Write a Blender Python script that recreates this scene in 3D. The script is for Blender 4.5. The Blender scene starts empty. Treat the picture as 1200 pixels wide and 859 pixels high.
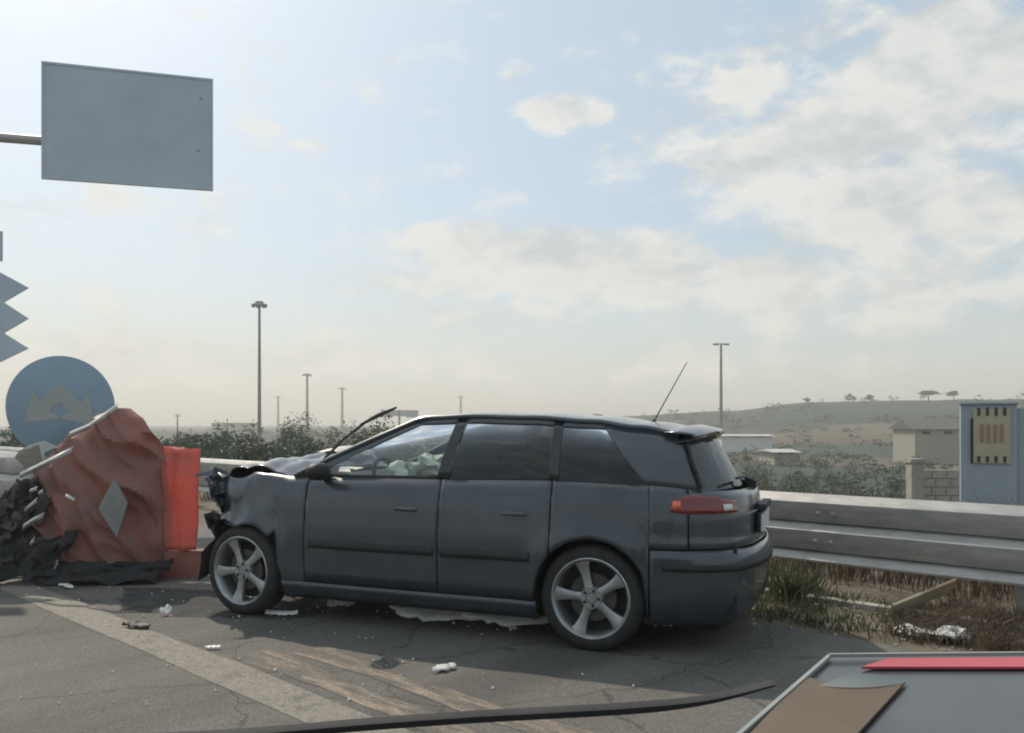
import bpy, bmesh, math, random
import numpy as np
from mathutils import Vector, Matrix, noise
random.seed(7)
sc = bpy.context.scene
C = sc.collection
R = math.radians
# ------------------------------------------------------------------ camera
F = 972.0; CAMH = 1.35; HY = 497.0
cd = bpy.data.cameras.new('camera'); cam = bpy.data.objects.new('camera', cd); C.objects.link(cam)
cam.location = (0, 0, CAMH); cam.rotation_euler = (R(90), 0, 0)
cd.sensor_width = 36; cd.lens = F / 1200 * 36; cd.shift_y = (HY - 429.5) / 1200
cd.clip_start = 0.05; cd.clip_end = 9000
sc.camera = cam
# ------------------------------------------------------------------ light
SUN_AZ = R(-34)          # from +Y, negative = to the left
SUN_EL = R(45)
EXPOSURE = 0.50
sd = Vector((math.sin(SUN_AZ) * math.cos(SUN_EL), math.cos(SUN_AZ) * math.cos(SUN_EL), math.sin(SUN_EL)))
sl = bpy.data.lights.new('sun', 'SUN'); sl.energy = 2.15; sl.angle = R(0.8); sl.color = (1.0, 0.90, 0.76)
so = bpy.data.objects.new('sun', sl); C.objects.link(so); so.rotation_euler = (-sd).to_track_quat('-Z', 'Y').to_euler()
so.location = (-20, 40, 60)
sc.view_settings.view_transform = 'Standard'; sc.view_settings.look = 'None'
sc.view_settings.exposure = EXPOSURE; sc.view_settings.gamma = 1.0; sc.view_settings.use_curve_mapping = False
sc.cycles.use_denoising = True
sc.cycles.max_bounces = 8; sc.cycles.transparent_max_bounces = 16; sc.cycles.volume_bounces = 0
sc.cycles.sample_clamp_indirect = 4.0
sc.cycles.filter_width = 2.0

W = bpy.data.worlds.new('World'); sc.world = W; W.use_nodes = True
def build_world():
    nt = W.node_tree; N = nt.nodes; L = nt.links
    for n in list(N): N.remove(n)
    def m(op, a, b=None, c=None, clamp=False):
        n = N.new('ShaderNodeMath'); n.operation = op; n.use_clamp = clamp
        for i, v in enumerate((a, b, c)):
            if v is None: continue
            if isinstance(v, (int, float)): n.inputs[i].default_value = v
            else: L.new(v, n.inputs[i])
        return n.outputs[0]
    out = N.new('ShaderNodeOutputWorld'); bg = N.new('ShaderNodeBackground'); L.new(bg.outputs[0], out.inputs[0])
    sky = N.new('ShaderNodeTexSky'); sky.sky_type = 'NISHITA'; sky.sun_disc = False
    sky.sun_elevation = SUN_EL; sky.sun_rotation = SUN_AZ
    sky.air_density = 1.0; sky.dust_density = 2.4; sky.ozone_density = 1.5; sky.altitude = 50
    tc = N.new('ShaderNodeTexCoord'); sep = N.new('ShaderNodeSeparateXYZ'); L.new(tc.outputs['Generated'], sep.inputs[0])
    x, y, z = sep.outputs
    az = m('ARCTAN2', x, y); el = m('ARCSINE', z)
    # cloud noise on the dome, stretched along the horizon
    cmb = N.new('ShaderNodeCombineXYZ'); L.new(m('MULTIPLY', az, 1.0), cmb.inputs[0]); L.new(m('MULTIPLY', el, 1.9), cmb.inputs[1])
    def fbm(vec, scale, detail, rough, off=0.0):
        mp = N.new('ShaderNodeMapping'); mp.inputs['Location'].default_value = (off * .3, off, 3.1); L.new(vec, mp.inputs[0])
        n = N.new('ShaderNodeTexNoise'); n.inputs['Scale'].default_value = scale; n.inputs['Detail'].default_value = detail
        n.inputs['Roughness'].default_value = rough; L.new(mp.outputs[0], n.inputs['Vector']); return n.outputs['Fac']
    fA = fbm(cmb.outputs[0], 10.5, 10, 0.60)
    fB = fbm(cmb.outputs[0], 10.5, 10, 0.60, -0.06)      # the same field a little towards the light
    fC = fbm(cmb.outputs[0], 2.6, 3, 0.5, 5.0)
    def ang(px, py):
        a = math.atan((px - 600) / F); return a, math.atan((HY - py) / F * math.cos(a))
    blobs = [(660, 132, 60, 26, 1.0), (601, 90, 30, 20, .85),
             (600, 292, 190, 34, .95), (500, 330, 150, 32, .8), (760, 320, 170, 48, .95), (560, 370, 160, 26, .7),
             (870, 185, 95, 40, .95), (830, 120, 90, 70, .62), (1010, 150, 150, 46, 1.0), (1130, 80, 130, 90, 1.0), (985, 28, 85, 26, .75),
             (1060, 250, 230, 60, .9), (950, 330, 260, 60, .8), (1100, 390, 260, 50, .6), (860, 420, 320, 34, .5),
             (330, 165, 130, 26, .42), (180, 420, 230, 36, .62), (430, 425, 190, 26, .55), (120, 245, 160, 26, .45)]
    acc = None
    for px, py, rx, ry, s in blobs:
        a0, e0 = ang(px, py); ra = rx * 1.25 / F; re = ry * 1.25 / F
        da = m('MULTIPLY', m('SUBTRACT', az, a0), 1 / ra); de = m('MULTIPLY', m('SUBTRACT', el, e0), 1 / re)
        r2 = m('ADD', m('MULTIPLY', da, da), m('MULTIPLY', de, de))
        v = m('MULTIPLY', m('SUBTRACT', 1.0, r2, clamp=True), s)
        acc = v if acc is None else m('SMOOTH_MAX', acc, v, 0.25)
    # away from the mapped bank the sky goes on with ordinary scattered cloud
    gen = m('MULTIPLY', m('SUBTRACT', fC, 0.44), 3.0, clamp=True)
    infr = m('MULTIPLY', m('SUBTRACT', m('ABSOLUTE', az), 0.62), 6.0, clamp=True)
    inel = m('MULTIPLY', m('SUBTRACT', el, 0.50), 6.0, clamp=True)
    acc = m('ADD', acc, m('MULTIPLY', gen, m('MULTIPLY', m('MAXIMUM', infr, inel), 0.7)))
    def dens(f):
        return m('ADD', acc, m('MULTIPLY', m('SUBTRACT', f, 0.5), 2.6))
    dA = dens(fA); dB = dens(fB)
    sm = N.new('ShaderNodeMapRange'); sm.interpolation_type = 'SMOOTHSTEP'; L.new(dA, sm.inputs['Value'])
    sm.inputs['From Min'].default_value = 0.18; sm.inputs['From Max'].default_value = 0.85
    mask = m('MULTIPLY', sm.outputs[0], 0.90)
    shade = m('ADD', m('MULTIPLY', m('SUBTRACT', dA, dB), 1.5), 0.66, clamp=True)
    thick = m('MULTIPLY', m('SUBTRACT', dA, 0.62), 0.60, clamp=True)
    shade = m('SUBTRACT', shade, thick, clamp=True)
    def mix(f, a, b):
        n = N.new('ShaderNodeMix'); n.data_type = 'RGBA'; L.new(f, n.inputs['Factor'])
        for k, v in (('A', a), ('B', b)):
            s_ = [i for i in n.inputs if i.name == k and i.type == 'RGBA'][0]
            if isinstance(v, tuple): s_.default_value = (*v, 1)
            else: L.new(v, s_)
        return [o for o in n.outputs if o.type == 'RGBA'][0]
    S = 10.0
    cloud = mix(shade, tuple(c * S for c in (.43, .455, .455)), tuple(c * S for c in (.625, .615, .58)))
    # hazy air: the clear part is a milky pale blue; warm low down
    base = mix(m('ADD', 0.0, 0.66), sky.outputs[0], tuple(c * S for c in (.375, .465, .515)))
    low = m('POWER', m('SUBTRACT', 1.0, m('MULTIPLY', m('ABSOLUTE', el), 3.6), clamp=True), 2.0)
    base = mix(m('MULTIPLY', low, 0.85), base, tuple(c * S for c in (.56, .54, .465)))
    cl2 = mix(m('MULTIPLY', low, 0.55), cloud, tuple(c * S for c in (.56, .535, .465)))
    col = mix(mask, base, cl2)
    L.new(col, bg.inputs['Color']); bg.inputs['Strength'].default_value = 0.10
build_world()

# ------------------------------------------------------------------ helpers
def obj(name, me, mat, parent=None, loc=None, rot=None):
    o = bpy.data.objects.new(name, me); C.objects.link(o)
    if mat is not None and not me.materials: me.materials.append(mat)
    if parent is not None: o.parent = parent
    if loc is not None: o.location = loc
    if rot is not None: o.rotation_euler = rot
    return o
def tag(o, label=None, cat=None, group=None, kind=None):
    for k, v in (('label', label), ('category', cat), ('group', group), ('kind', kind)):
        if v: o[k] = v
    return o
def empty(name, loc=(0, 0, 0), rz=0.0, parent=None):
    o = bpy.data.objects.new(name, None); C.objects.link(o); o.location = loc; o.rotation_euler = (0, 0, rz)
    o.empty_display_size = 0.1
    if parent is not None: o.parent = parent
    return o
def copy_tree(o, parent=None):
    c = o.copy(); C.objects.link(c); c.parent = parent
    for ch in list(o.children): copy_tree(ch, c)
    return c

class MB:
    def __init__(s): s.v = []; s.f = []
    def quad(s, a, b, c, d):
        n = len(s.v); s.v += [tuple(a), tuple(b), tuple(c), tuple(d)]; s.f.append((n, n + 1, n + 2, n + 3)); return s
    def poly(s, pts):
        n = len(s.v); s.v += [tuple(p) for p in pts]; s.f.append(tuple(range(n, n + len(pts)))); return s
    def grid(s, rows, closed=False, flip=False):
        n = len(s.v); nr = len(rows); nc = len(rows[0])
        for r in rows: s.v += [tuple(p) for p in r]
        for i in range(nr - 1):
            for j in range(nc if closed else nc - 1):
                k = (j + 1) % nc
                q = (n + i * nc + j, n + i * nc + k, n + (i + 1) * nc + k, n + (i + 1) * nc + j)
                s.f.append(q[::-1] if flip else q)
        return s
    def prism(s, pts, d):                       # closed extrusion of a polygon by vector d
        d = Vector(d); a = [Vector(p) for p in pts]; b = [p + d for p in a]; n = len(s.v); k = len(a)
        s.v += [tuple(p) for p in a + b]
        s.f.append(tuple(range(n, n + k))[::-1]); s.f.append(tuple(range(n + k, n + 2 * k)))
        for i in range(k):
            j = (i + 1) % k; s.f.append((n + i, n + j, n + k + j, n + k + i))
        return s
    def box(s, c, size, rot=None):
        hx, hy, hz = (q / 2 for q in size); M = rot if rot is not None else Matrix.Identity(3); c = Vector(c)
        P = [c + M @ Vector((x, y, z)) for z in (-hz, hz) for x, y in ((-hx, -hy), (hx, -hy), (hx, hy), (-hx, hy))]
        n = len(s.v); s.v += [tuple(p) for p in P]
        for q in ((3, 2, 1, 0), (4, 5, 6, 7), (0, 1, 5, 4), (1, 2, 6, 5), (2, 3, 7, 6), (3, 0, 4, 7)): s.f.append(tuple(n + i for i in q))
        return s
    def tube(s, pts, rad, n=8, cap=True):
        pts = [Vector(p) for p in pts]; rad = rad if isinstance(rad, (list, tuple)) else [rad] * len(pts)
        rows = []
        for i, p in enumerate(pts):
            t = (pts[min(i + 1, len(pts) - 1)] - pts[max(i - 1, 0)]).normalized()
            a = t.cross(Vector((0.13, 0.21, 1)) if abs(t.z) < .9 else Vector((1, 0.1, 0))).normalized(); b = t.cross(a)
            rows.append([p + (a * math.cos(q) + b * math.sin(q)) * rad[i] for q in (2 * math.pi * k / n for k in range(n))])
        s.grid(rows, closed=True)
        if cap: s.poly(rows[0]); s.poly(rows[-1][::-1])
        return s
    def lathe(s, prof, n=40, axis='y', o=(0, 0, 0)):      # prof: (radius, along axis)
        rows = []
        for r, h in prof:
            row = []
            for k in range(n):
                a = 2 * math.pi * k / n; c_, s_ = r * math.cos(a), r * math.sin(a)
                p = (c_, h, s_) if axis == 'y' else (c_, s_, h)
                row.append((p[0] + o[0], p[1] + o[1], p[2] + o[2]))
            rows.append(row)
        return s.grid(rows, closed=True)
    def mesh(s, name, smooth=False, weld=0.0):
        me = bpy.data.meshes.new(name); me.from_pydata(s.v, [], s.f); me.update()
        if weld:
            b = bmesh.new(); b.from_mesh(me); bmesh.ops.remove_doubles(b, verts=b.verts, dist=weld); b.to_mesh(me); b.free()
        if smooth:
            for p in me.polygons: p.use_smooth = True
            me.set_sharp_from_angle(angle=R(38))
        return me
    def build(s, name, mat, parent=None, smooth=False, weld=0.0, loc=None, rot=None):
        return obj(name, s.mesh(name, smooth, weld), mat, parent, loc, rot)

def sstep(a, b, x):
    t = min(1, max(0, (x - a) / (b - a))); return t * t * (3 - 2 * t)
def lerp_tab(tab, x):                            # tab sorted by key ascending
    if x <= tab[0][0]: return tab[0][1]
    for (a, va), (b, vb) in zip(tab, tab[1:]):
        if x <= b: t = (x - a) / (b - a); t = t * t * (3 - 2 * t); return va + (vb - va) * t
    return tab[-1][1]

# ------------------------------------------------------------------ materials
def mat_base(name):
    mt = bpy.data.materials.new(name); mt.use_nodes = True; nt = mt.node_tree
    return mt, nt, nt.nodes['Principled BSDF'], nt.nodes['Material Output']
def noise_col(nt, c1, c2, scale, detail=4, lo=.35, hi=.65, coord='Object', rough=.6, stretch=None):
    N, L = nt.nodes, nt.links
    tc = N.new('ShaderNodeTexCoord'); n = N.new('ShaderNodeTexNoise'); n.inputs['Scale'].default_value = scale
    n.inputs['Detail'].default_value = detail; n.inputs['Roughness'].default_value = rough
    src = tc.outputs[coord]
    if stretch:
        mp = N.new('ShaderNodeMapping'); mp.inputs['Scale'].default_value = stretch; L.new(src, mp.inputs[0]); src = mp.outputs[0]
    L.new(src, n.inputs['Vector'])
    r = N.new('ShaderNodeValToRGB'); r.color_ramp.elements[0].position = lo; r.color_ramp.elements[1].position = hi
    r.color_ramp.elements[0].color = (*c1, 1); r.color_ramp.elements[1].color = (*c2, 1)
    L.new(n.outputs['Fac'], r.inputs[0]); return r.outputs[0], n.outputs['Fac']
def mixc(nt, f, a, b, mode='MIX'):
    n = nt.nodes.new('ShaderNodeMix'); n.data_type = 'RGBA'; n.blend_type = mode
    if isinstance(f, (int, float)): n.inputs['Factor'].default_value = f
    else: nt.links.new(f, n.inputs['Factor'])
    for k, v in (('A', a), ('B', b)):
        s_ = [i for i in n.inputs if i.name == k and i.type == 'RGBA'][0]
        if isinstance(v, tuple): s_.default_value = (*v, 1)
        else: nt.links.new(v, s_)
    return [o for o in n.outputs if o.type == 'RGBA'][0]
def bump(nt, bsdf, scale, strength, detail=5, coord='Object', dist=0.02):
    N, L = nt.nodes, nt.links
    tc = N.new('ShaderNodeTexCoord'); n = N.new('ShaderNodeTexNoise'); n.inputs['Scale'].default_value = scale; n.inputs['Detail'].default_value = detail
    L.new(tc.outputs[coord], n.inputs['Vector']); b = N.new('ShaderNodeBump'); b.inputs['Strength'].default_value = strength
    b.inputs['Distance'].default_value = dist; L.new(n.outputs['Fac'], b.inputs['Height']); L.new(b.outputs[0], bsdf.inputs['Normal'])
def pm(name, c1, c2=None, scale=8, rough=.6, metal=0.0, coat=0.0, spec=.5, bmp=None, coord='Object', lo=.35, hi=.65, stretch=None, r2=None):
    mt, nt, b, o = mat_base(name)
    if c2 is None: c2 = tuple(min(1, q * 1.35 + .004) for q in c1)
    col, fac = noise_col(nt, c1, c2, scale, coord=coord, lo=lo, hi=hi, stretch=stretch); nt.links.new(col, b.inputs['Base Color'])
    b.inputs['Roughness'].default_value = rough; b.inputs['Metallic'].default_value = metal
    b.inputs['Specular IOR Level'].default_value = spec
    if coat: b.inputs['Coat Weight'].default_value = coat; b.inputs['Coat Roughness'].default_value = 0.08
    if r2 is not None:
        mr = nt.nodes.new('ShaderNodeMapRange'); mr.inputs['To Min'].default_value = rough; mr.inputs['To Max'].default_value = r2
        nt.links.new(fac, mr.inputs['Value']); nt.links.new(mr.outputs[0], b.inputs['Roughness'])
    if bmp: bump(nt, b, bmp[0], bmp[1], coord=coord, dist=bmp[2] if len(bmp) > 2 else .01)
    return mt
def glass(name, tint, rough=0.03, dust=0.06):
    mt, nt, b, o = mat_base(name); N, L = nt.nodes, nt.links; N.remove(b)
    tr = N.new('ShaderNodeBsdfTransparent'); tr.inputs[0].default_value = (*tint, 1)
    gl = N.new('ShaderNodeBsdfGlossy'); gl.inputs['Roughness'].default_value = rough; gl.inputs[0].default_value = (.95, .97, 1, 1)
    fr = N.new('ShaderNodeFresnel'); fr.inputs[0].default_value = 1.5
    mx = N.new('ShaderNodeMixShader'); L.new(fr.outputs[0], mx.inputs[0]); L.new(tr.outputs[0], mx.inputs[1]); L.new(gl.outputs[0], mx.inputs[2])
    df = N.new('ShaderNodeBsdfDiffuse'); df.inputs[0].default_value = (.42, .42, .38, 1)
    tl = N.new('ShaderNodeBsdfTranslucent'); tl.inputs[0].default_value = (.42, .42, .38, 1)
    md = N.new('ShaderNodeMixShader'); md.inputs[0].default_value = .5; L.new(df.outputs[0], md.inputs[1]); L.new(tl.outputs[0], md.inputs[2])
    tc = N.new('ShaderNodeTexCoord'); nz = N.new('ShaderNodeTexNoise'); nz.inputs['Scale'].default_value = 5; nz.inputs['Detail'].default_value = 6
    L.new(tc.outputs['Object'], nz.inputs['Vector'])
    mr = N.new('ShaderNodeMapRange'); mr.inputs['From Min'].default_value = .3; mr.inputs['From Max'].default_value = .8
    mr.inputs['To Min'].default_value = dust * .4; mr.inputs['To Max'].default_value = dust * 2; L.new(nz.outputs['Fac'], mr.inputs['Value'])
    m2 = N.new('ShaderNodeMixShader'); L.new(mr.outputs[0], m2.inputs[0]); L.new(mx.outputs[0], m2.inputs[1]); L.new(md.outputs[0], m2.inputs[2])
    L.new(m2.outputs[0], o.inputs['Surface']); return mt
def leafm(name, c1, c2, scale=1.5, trans=.35):
    mt, nt, b, o = mat_base(name); N, L = nt.nodes, nt.links
    col, _ = noise_col(nt, c1, c2, scale, detail=3)
    L.new(col, b.inputs['Base Color']); b.inputs['Roughness'].default_value = .6
    tl = N.new('ShaderNodeBsdfTranslucent'); L.new(col, tl.inputs[0]); mx = N.new('ShaderNodeMixShader'); mx.inputs[0].default_value = trans
    L.new(b.outputs[0], mx.inputs[1]); L.new(tl.outputs[0], mx.inputs[2]); L.new(mx.outputs[0], o.inputs['Surface']); return mt

def asphalt():
    mt, nt, b, o = mat_base('asphalt'); N, L = nt.nodes, nt.links
    big, _ = noise_col(nt, (.116, .111, .103), (.165, .156, .143), .55, detail=6, lo=.3, hi=.7)
    fine, _ = noise_col(nt, (.55, .55, .55), (1.35, 1.33, 1.28), 95, detail=2, lo=.3, hi=.72)
    c = mixc(nt, 1.0, big, fine, 'MULTIPLY')
    # tyre-polished and oily streaks along the lane
    st, sf = noise_col(nt, (.62, .62, .63), (1.06, 1.05, 1.03), 1.6, detail=4, lo=.36, hi=.6, stretch=(1, .09, 1))
    c = mixc(nt, .8, c, st, 'MULTIPLY')
    # fine cracks
    tc = N.new('ShaderNodeTexCoord'); vo = N.new('ShaderNodeTexVoronoi'); vo.feature = 'DISTANCE_TO_EDGE'; vo.inputs['Scale'].default_value = .8
    nz = N.new('ShaderNodeTexNoise'); nz.inputs['Scale'].default_value = 3; nz.inputs['Detail'].default_value = 6; L.new(tc.outputs['Object'], nz.inputs['Vector'])
    va = N.new('ShaderNodeVectorMath'); va.operation = 'MULTIPLY_ADD'; va.inputs[1].default_value = (.35, .35, .35); L.new(nz.outputs['Color'], va.inputs[0]); L.new(tc.outputs['Object'], va.inputs[2])
    L.new(va.outputs[0], vo.inputs['Vector'])
    lt = N.new('ShaderNodeMath'); lt.operation = 'LESS_THAN'; lt.inputs[1].default_value = .006; L.new(vo.outputs['Distance'], lt.inputs[0])
    ml = N.new('ShaderNodeMath'); ml.operation = 'MULTIPLY'; ml.inputs[1].default_value = .55; L.new(lt.outputs[0], ml.inputs[0])
    c = mixc(nt, ml.outputs[0], c, (.03, .028, .026))
    L.new(c, b.inputs['Base Color']); b.inputs['Roughness'].default_value = .85
    bump(nt, b, 120, .55, dist=.006); return mt
def worn_paint(name, ca, cb, thr, scale=5, stretch=None):
    mt, nt, b, o = mat_base(name); N, L = nt.nodes, nt.links
    pa, _ = noise_col(nt, ca, tuple(min(1, q * 1.3) for q in ca), 22, detail=5)
    mk, _ = noise_col(nt, (0, 0, 0), (1, 1, 1), scale, detail=9, lo=thr - .07, hi=thr + .07, rough=.7, stretch=stretch)
    gr, _ = noise_col(nt, (.6, .6, .6), (1.25, 1.25, 1.25), 90, detail=2)
    c = mixc(nt, mk, cb, pa); c = mixc(nt, .8, c, gr, 'MULTIPLY')
    L.new(c, b.inputs['Base Color']); b.inputs['Roughness'].default_value = .8; bump(nt, b, 110, .4, dist=.005); return mt
def terrain_mat():
    mt, nt, b, o = mat_base('soil_and_fields'); N, L = nt.nodes, nt.links
    tc = N.new('ShaderNodeTexCoord')
    near, _ = noise_col(nt, (.085, .07, .05), (.19, .16, .12), 2.2, detail=8, lo=.3, hi=.7)
    peb, _ = noise_col(nt, (.6, .6, .6), (1.4, 1.37, 1.3), 40, detail=4, lo=.3, hi=.7)
    near = mixc(nt, .9, near, peb, 'MULTIPLY')
    # field mosaic in the distance: voronoi parcels stretched sideways
    mp = N.new('ShaderNodeMapping'); mp.inputs['Scale'].default_value = (.018, .030, .0); mp.inputs['Rotation'].default_value = (0, 0, .18); L.new(tc.outputs['Object'], mp.inputs[0])
    vo = N.new('ShaderNodeTexVoronoi'); vo.inputs['Scale'].default_value = 1.0; L.new(mp.outputs[0], vo.inputs['Vector'])
    rp = N.new('ShaderNodeValToRGB'); cr = rp.color_ramp; cr.interpolation = 'CONSTANT'
    cols = [(.028, .048, .040), (.09, .080, .058), (.036, .054, .042), (.055, .062, .046), (.026, .044, .036), (.115, .098, .070), (.042, .060, .044)]
    for i, c_ in enumerate(cols):
        e = cr.elements[i] if i < 2 else cr.elements.new(i / len(cols))
        e.position = i / len(cols); e.color = (*c_, 1)
    sp = N.new('ShaderNodeSeparateColor'); L.new(vo.outputs['Color'], sp.inputs[0]); L.new(sp.outputs[0], rp.inputs[0])
    vr, _ = noise_col(nt, (.7, .7, .7), (1.3, 1.3, 1.25), .05, detail=8, lo=.3, hi=.7)
    far = mixc(nt, 1.0, rp.outputs[0], vr, 'MULTIPLY')
    ln = N.new('ShaderNodeVectorMath'); ln.operation = 'LENGTH'; L.new(tc.outputs['Object'], ln.inputs[0])
    mr = N.new('ShaderNodeMapRange'); mr.inputs['From Min'].default_value = 25; mr.inputs['From Max'].default_value = 60; L.new(ln.outputs['Value'], mr.inputs['Value'])
    wd, _ = noise_col(nt, (.014, .028, .030), (.030, .046, .042), .03, detail=6)
    m3 = N.new('ShaderNodeMapRange'); m3.inputs['From Min'].default_value = 285; m3.inputs['From Max'].default_value = 320; L.new(ln.outputs['Value'], m3.inputs['Value'])
    far = mixc(nt, m3.outputs[0], far, wd)
    c = mixc(nt, mr.outputs[0], near, far); L.new(c, b.inputs['Base Color']); b.inputs['Roughness'].default_value = .95
    bump(nt, b, 18, .5, dist=.03); return mt

MT = dict(
    asphalt=asphalt(),
    line=worn_paint('worn_edge_line', (.205, .185, .152), (.145, .132, .113), .42, 6),
    hatch=worn_paint('worn_hatch_paint', (.25, .195, .145), (.115, .105, .09), .53, 4, (.5, 3.0, 1)),
    terrain=terrain_mat(),
    paint=pm('dusty_dark_car_paint', (.022, .033, .044), (.042, .056, .069), 3, rough=.30, coat=.9, r2=.45),
    diamond=pm('dull_grey_plate', (.20, .205, .20), (.27, .27, .26), 7, rough=.6),
    black=pm('black_plastic', (.014, .015, .016), rough=.6),
    pillar=pm('gloss_black_pillar', (.010, .012, .014), rough=.25, coat=.5),
    rearglass=glass('dusty_rear_glass', (.28, .31, .32), dust=.22),
    dark=pm('dark_interior', (.02, .02, .021), rough=.85),
    rubber=pm('tyre_rubber', (.018, .018, .019), (.035, .034, .033), 12, rough=.8),
    alloy=pm('dusty_alloy', (.30, .31, .32), (.44, .45, .45), 14, rough=.42, metal=.75),
    disc=pm('brake_disc', (.07, .068, .066), rough=.6, metal=.5),
    glass=glass('clear_car_glass', (.80, .86, .84)),
    tint=glass('tinted_car_glass', (.06, .075, .085), dust=.06),
    red_lens=pm('red_lens', (.15, .010, .010), (.24, .018, .014), 9, rough=.12, coat=.8),
    lens=pm('bright_red_reflector', (.85, .10, .03), (.95, .22, .08), 60, rough=.15, coat=.8),
    chrome=pm('chrome', (.6, .6, .6), rough=.2, metal=1),
    galv=pm('galvanised_steel', (.36, .355, .335), (.48, .465, .435), 5, rough=.42, metal=.38, r2=.58, stretch=(1, 1, 5)),
    oldsteel=pm('dirty_steel', (.055, .052, .048), (.12, .11, .10), 6, rough=.55, metal=.4),
    white=pm('white_plastic', (.62, .62, .59), (.78, .78, .75), 10, rough=.45),
    airbag=pm('pale_airbag_cloth', (.55, .58, .52), rough=.9),
    seat=pm('grey_seat_cloth', (.06, .062, .065), (.10, .10, .10), 30, rough=.95),
    concrete=pm('concrete', (.30, .28, .24), (.42, .39, .34), 6, rough=.9, bmp=(30, .3)),
    cabinet=pm('grey_painted_steel', (.31, .37, .405), (.36, .415, .44), 2, rough=.5),
    ochre=pm('ochre_louvre', (.44, .39, .28), (.50, .45, .33), 6, rough=.6),
    rust=pm('rusty_orange', (.33, .20, .12), (.37, .24, .15), 12, rough=.75),
    board=pm('tan_board', (.40, .33, .22), (.50, .42, .29), 5, rough=.8, stretch=(1, 6, 1)),
    signback=pm('weathered_aluminium', (.44, .52, .59), (.52, .59, .65), 1.1, rough=.6, metal=.1),
    blue=pm('veiled_blue_sign_face', (.26, .37, .46), (.30, .41, .50), 4, rough=.55),  # pale veil of windscreen glare mixed into the blue
    signwhite=pm('veiled_white_sign_face', (.36, .40, .39), (.43, .46, .43), 5, rough=.6),  # white toned down for glare and backlight in the colour itself
    mast=pm('grey_mast', (.10, .105, .11), rough=.6),
    bark=pm('bark', (.07, .05, .035), (.12, .09, .065), 9, rough=.9),
    leaf_a=leafm('oleander_leaf', (.058, .088, .064), (.10, .14, .10)),
    leaf_b=leafm('scrub_leaf', (.060, .076, .058), (.11, .125, .095)),
    leaf_pine=leafm('pine_leaf', (.02, .032, .016), (.045, .06, .03)),
    grass=leafm('green_weed', (.06, .078, .032), (.125, .135, .068), 3),
    dry=leafm('dry_weed', (.075, .055, .038), (.17, .13, .085), 2.2),
    redp=None, redsheet=None,
)
def red_plastic(name, c, c2, trans, dirt):
    mt, nt, b, o = mat_base(name); N, L = nt.nodes, nt.links
    col, _ = noise_col(nt, c, c2, 4, detail=6); dm, _ = noise_col(nt, (0, 0, 0), (1, 1, 1), 3.2, detail=8, lo=.45, hi=.7)
    ml = N.new('ShaderNodeMath'); ml.operation = 'MULTIPLY'; ml.inputs[1].default_value = dirt; L.new(dm, ml.inputs[0])
    col = mixc(nt, ml.outputs[0], col, (.24, .21, .19)); L.new(col, b.inputs['Base Color']); b.inputs['Roughness'].default_value = .5
    tl = N.new('ShaderNodeBsdfTranslucent'); L.new(col, tl.inputs[0]); mx = N.new('ShaderNodeMixShader'); mx.inputs[0].default_value = trans
    L.new(b.outputs[0], mx.inputs[1]); L.new(tl.outputs[0], mx.inputs[2]); L.new(mx.outputs[0], o.inputs['Surface']); return mt
MT['redp'] = red_plastic('scuffed_red_plastic', (.40, .175, .145), (.48, .235, .195), .4, .75)
MT['redsheet'] = red_plastic('translucent_red_sheet', (.74, .22, .17), (.80, .26, .20), .5, .3)

# ------------------------------------------------------------------ ground, road
U = Vector((-0.732, 0.6815, 0)).normalized(); V = Vector((0.6815, 0.732, 0)).normalized()
def RD(u, v, z=0.0): return U * u + V * v + Vector((0, 0, z))
def ht(x, y):
    v = x * V.x + y * V.y; r = math.hypot(x, y); az = math.atan2(x, y)
    if v < 5.3: return 0.0
    z = -3.3 * sstep(7.6, 24, v)
    z += 0.035 * sstep(5.35, 6.0, v) * (noise.noise(Vector((x * 1.7, y * 1.7, 0))) + .35)
    if r > 20:
        z += sstep(20, 120, r) * 1.1 * noise.noise(Vector((x * .013, y * .013, 2)))
        g = lerp_tab([(-.6, .05), (-.25, .09), (-.05, .14), (.06, .40), (.14, .56), (.25, .68), (.34, .93), (.47, 1.0), (.62, .97), (1.6, .6)], az) if abs(az) < 1.7 else .3
        z += 15.6 * g * sstep(130, 420, r) * (1 + .05 * noise.noise(Vector((az * 14, .3, 0))) + .03 * noise.noise(Vector((az * 60, .7, 0))))
    return z
def build_ground():
    rad = [0.0] + list(np.geomspace(1.5, 4200, 125)); na = 240
    b = MB(); rows = []
    for r in rad:
        rows.append([(r * math.sin(2 * math.pi * k / na), r * math.cos(2 * math.pi * k / na), ht(r * math.sin(2 * math.pi * k / na), r * math.cos(2 * math.pi * k / na))) for k in range(na)])
    b.grid(rows, closed=True, flip=True); o = b.build('ground', MT['terrain'], smooth=True, weld=1e-5)
    tag(o, 'dry earth verge and patchwork fields rising to a long hill', kind='structure')
build_ground()
def strip(name, u0, u1, v0, v1, z, mat, nu=2, wob=0.0):
    b = MB(); rows = []
    for i in range(nu):
        u = u0 + (u1 - u0) * i / (nu - 1)
        w0 = wob * noise.noise(Vector((u * 1.1, 4.2, 0))) + wob * .5 * noise.noise(Vector((u * 4.1, 1.2, 0)))
        w1 = wob * noise.noise(Vector((u * 1.3, 9.2, 0))) + wob * .5 * noise.noise(Vector((u * 4.7, 7.2, 0)))
        rows.append([(u, -(v0 + w0), z), (u, -(v1 + w1), z)])
    o = b.grid(rows).build(name, mat)              # local frame: x along the road, -y across
    o.rotation_euler = (0, 0, math.atan2(U.y, U.x)); return o
road = strip('road', -70, 90, -9, 5.25, 0.004, MT['asphalt'], 300, .10); tag(road, 'grey asphalt carriageway and shoulder', kind='structure')
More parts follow.
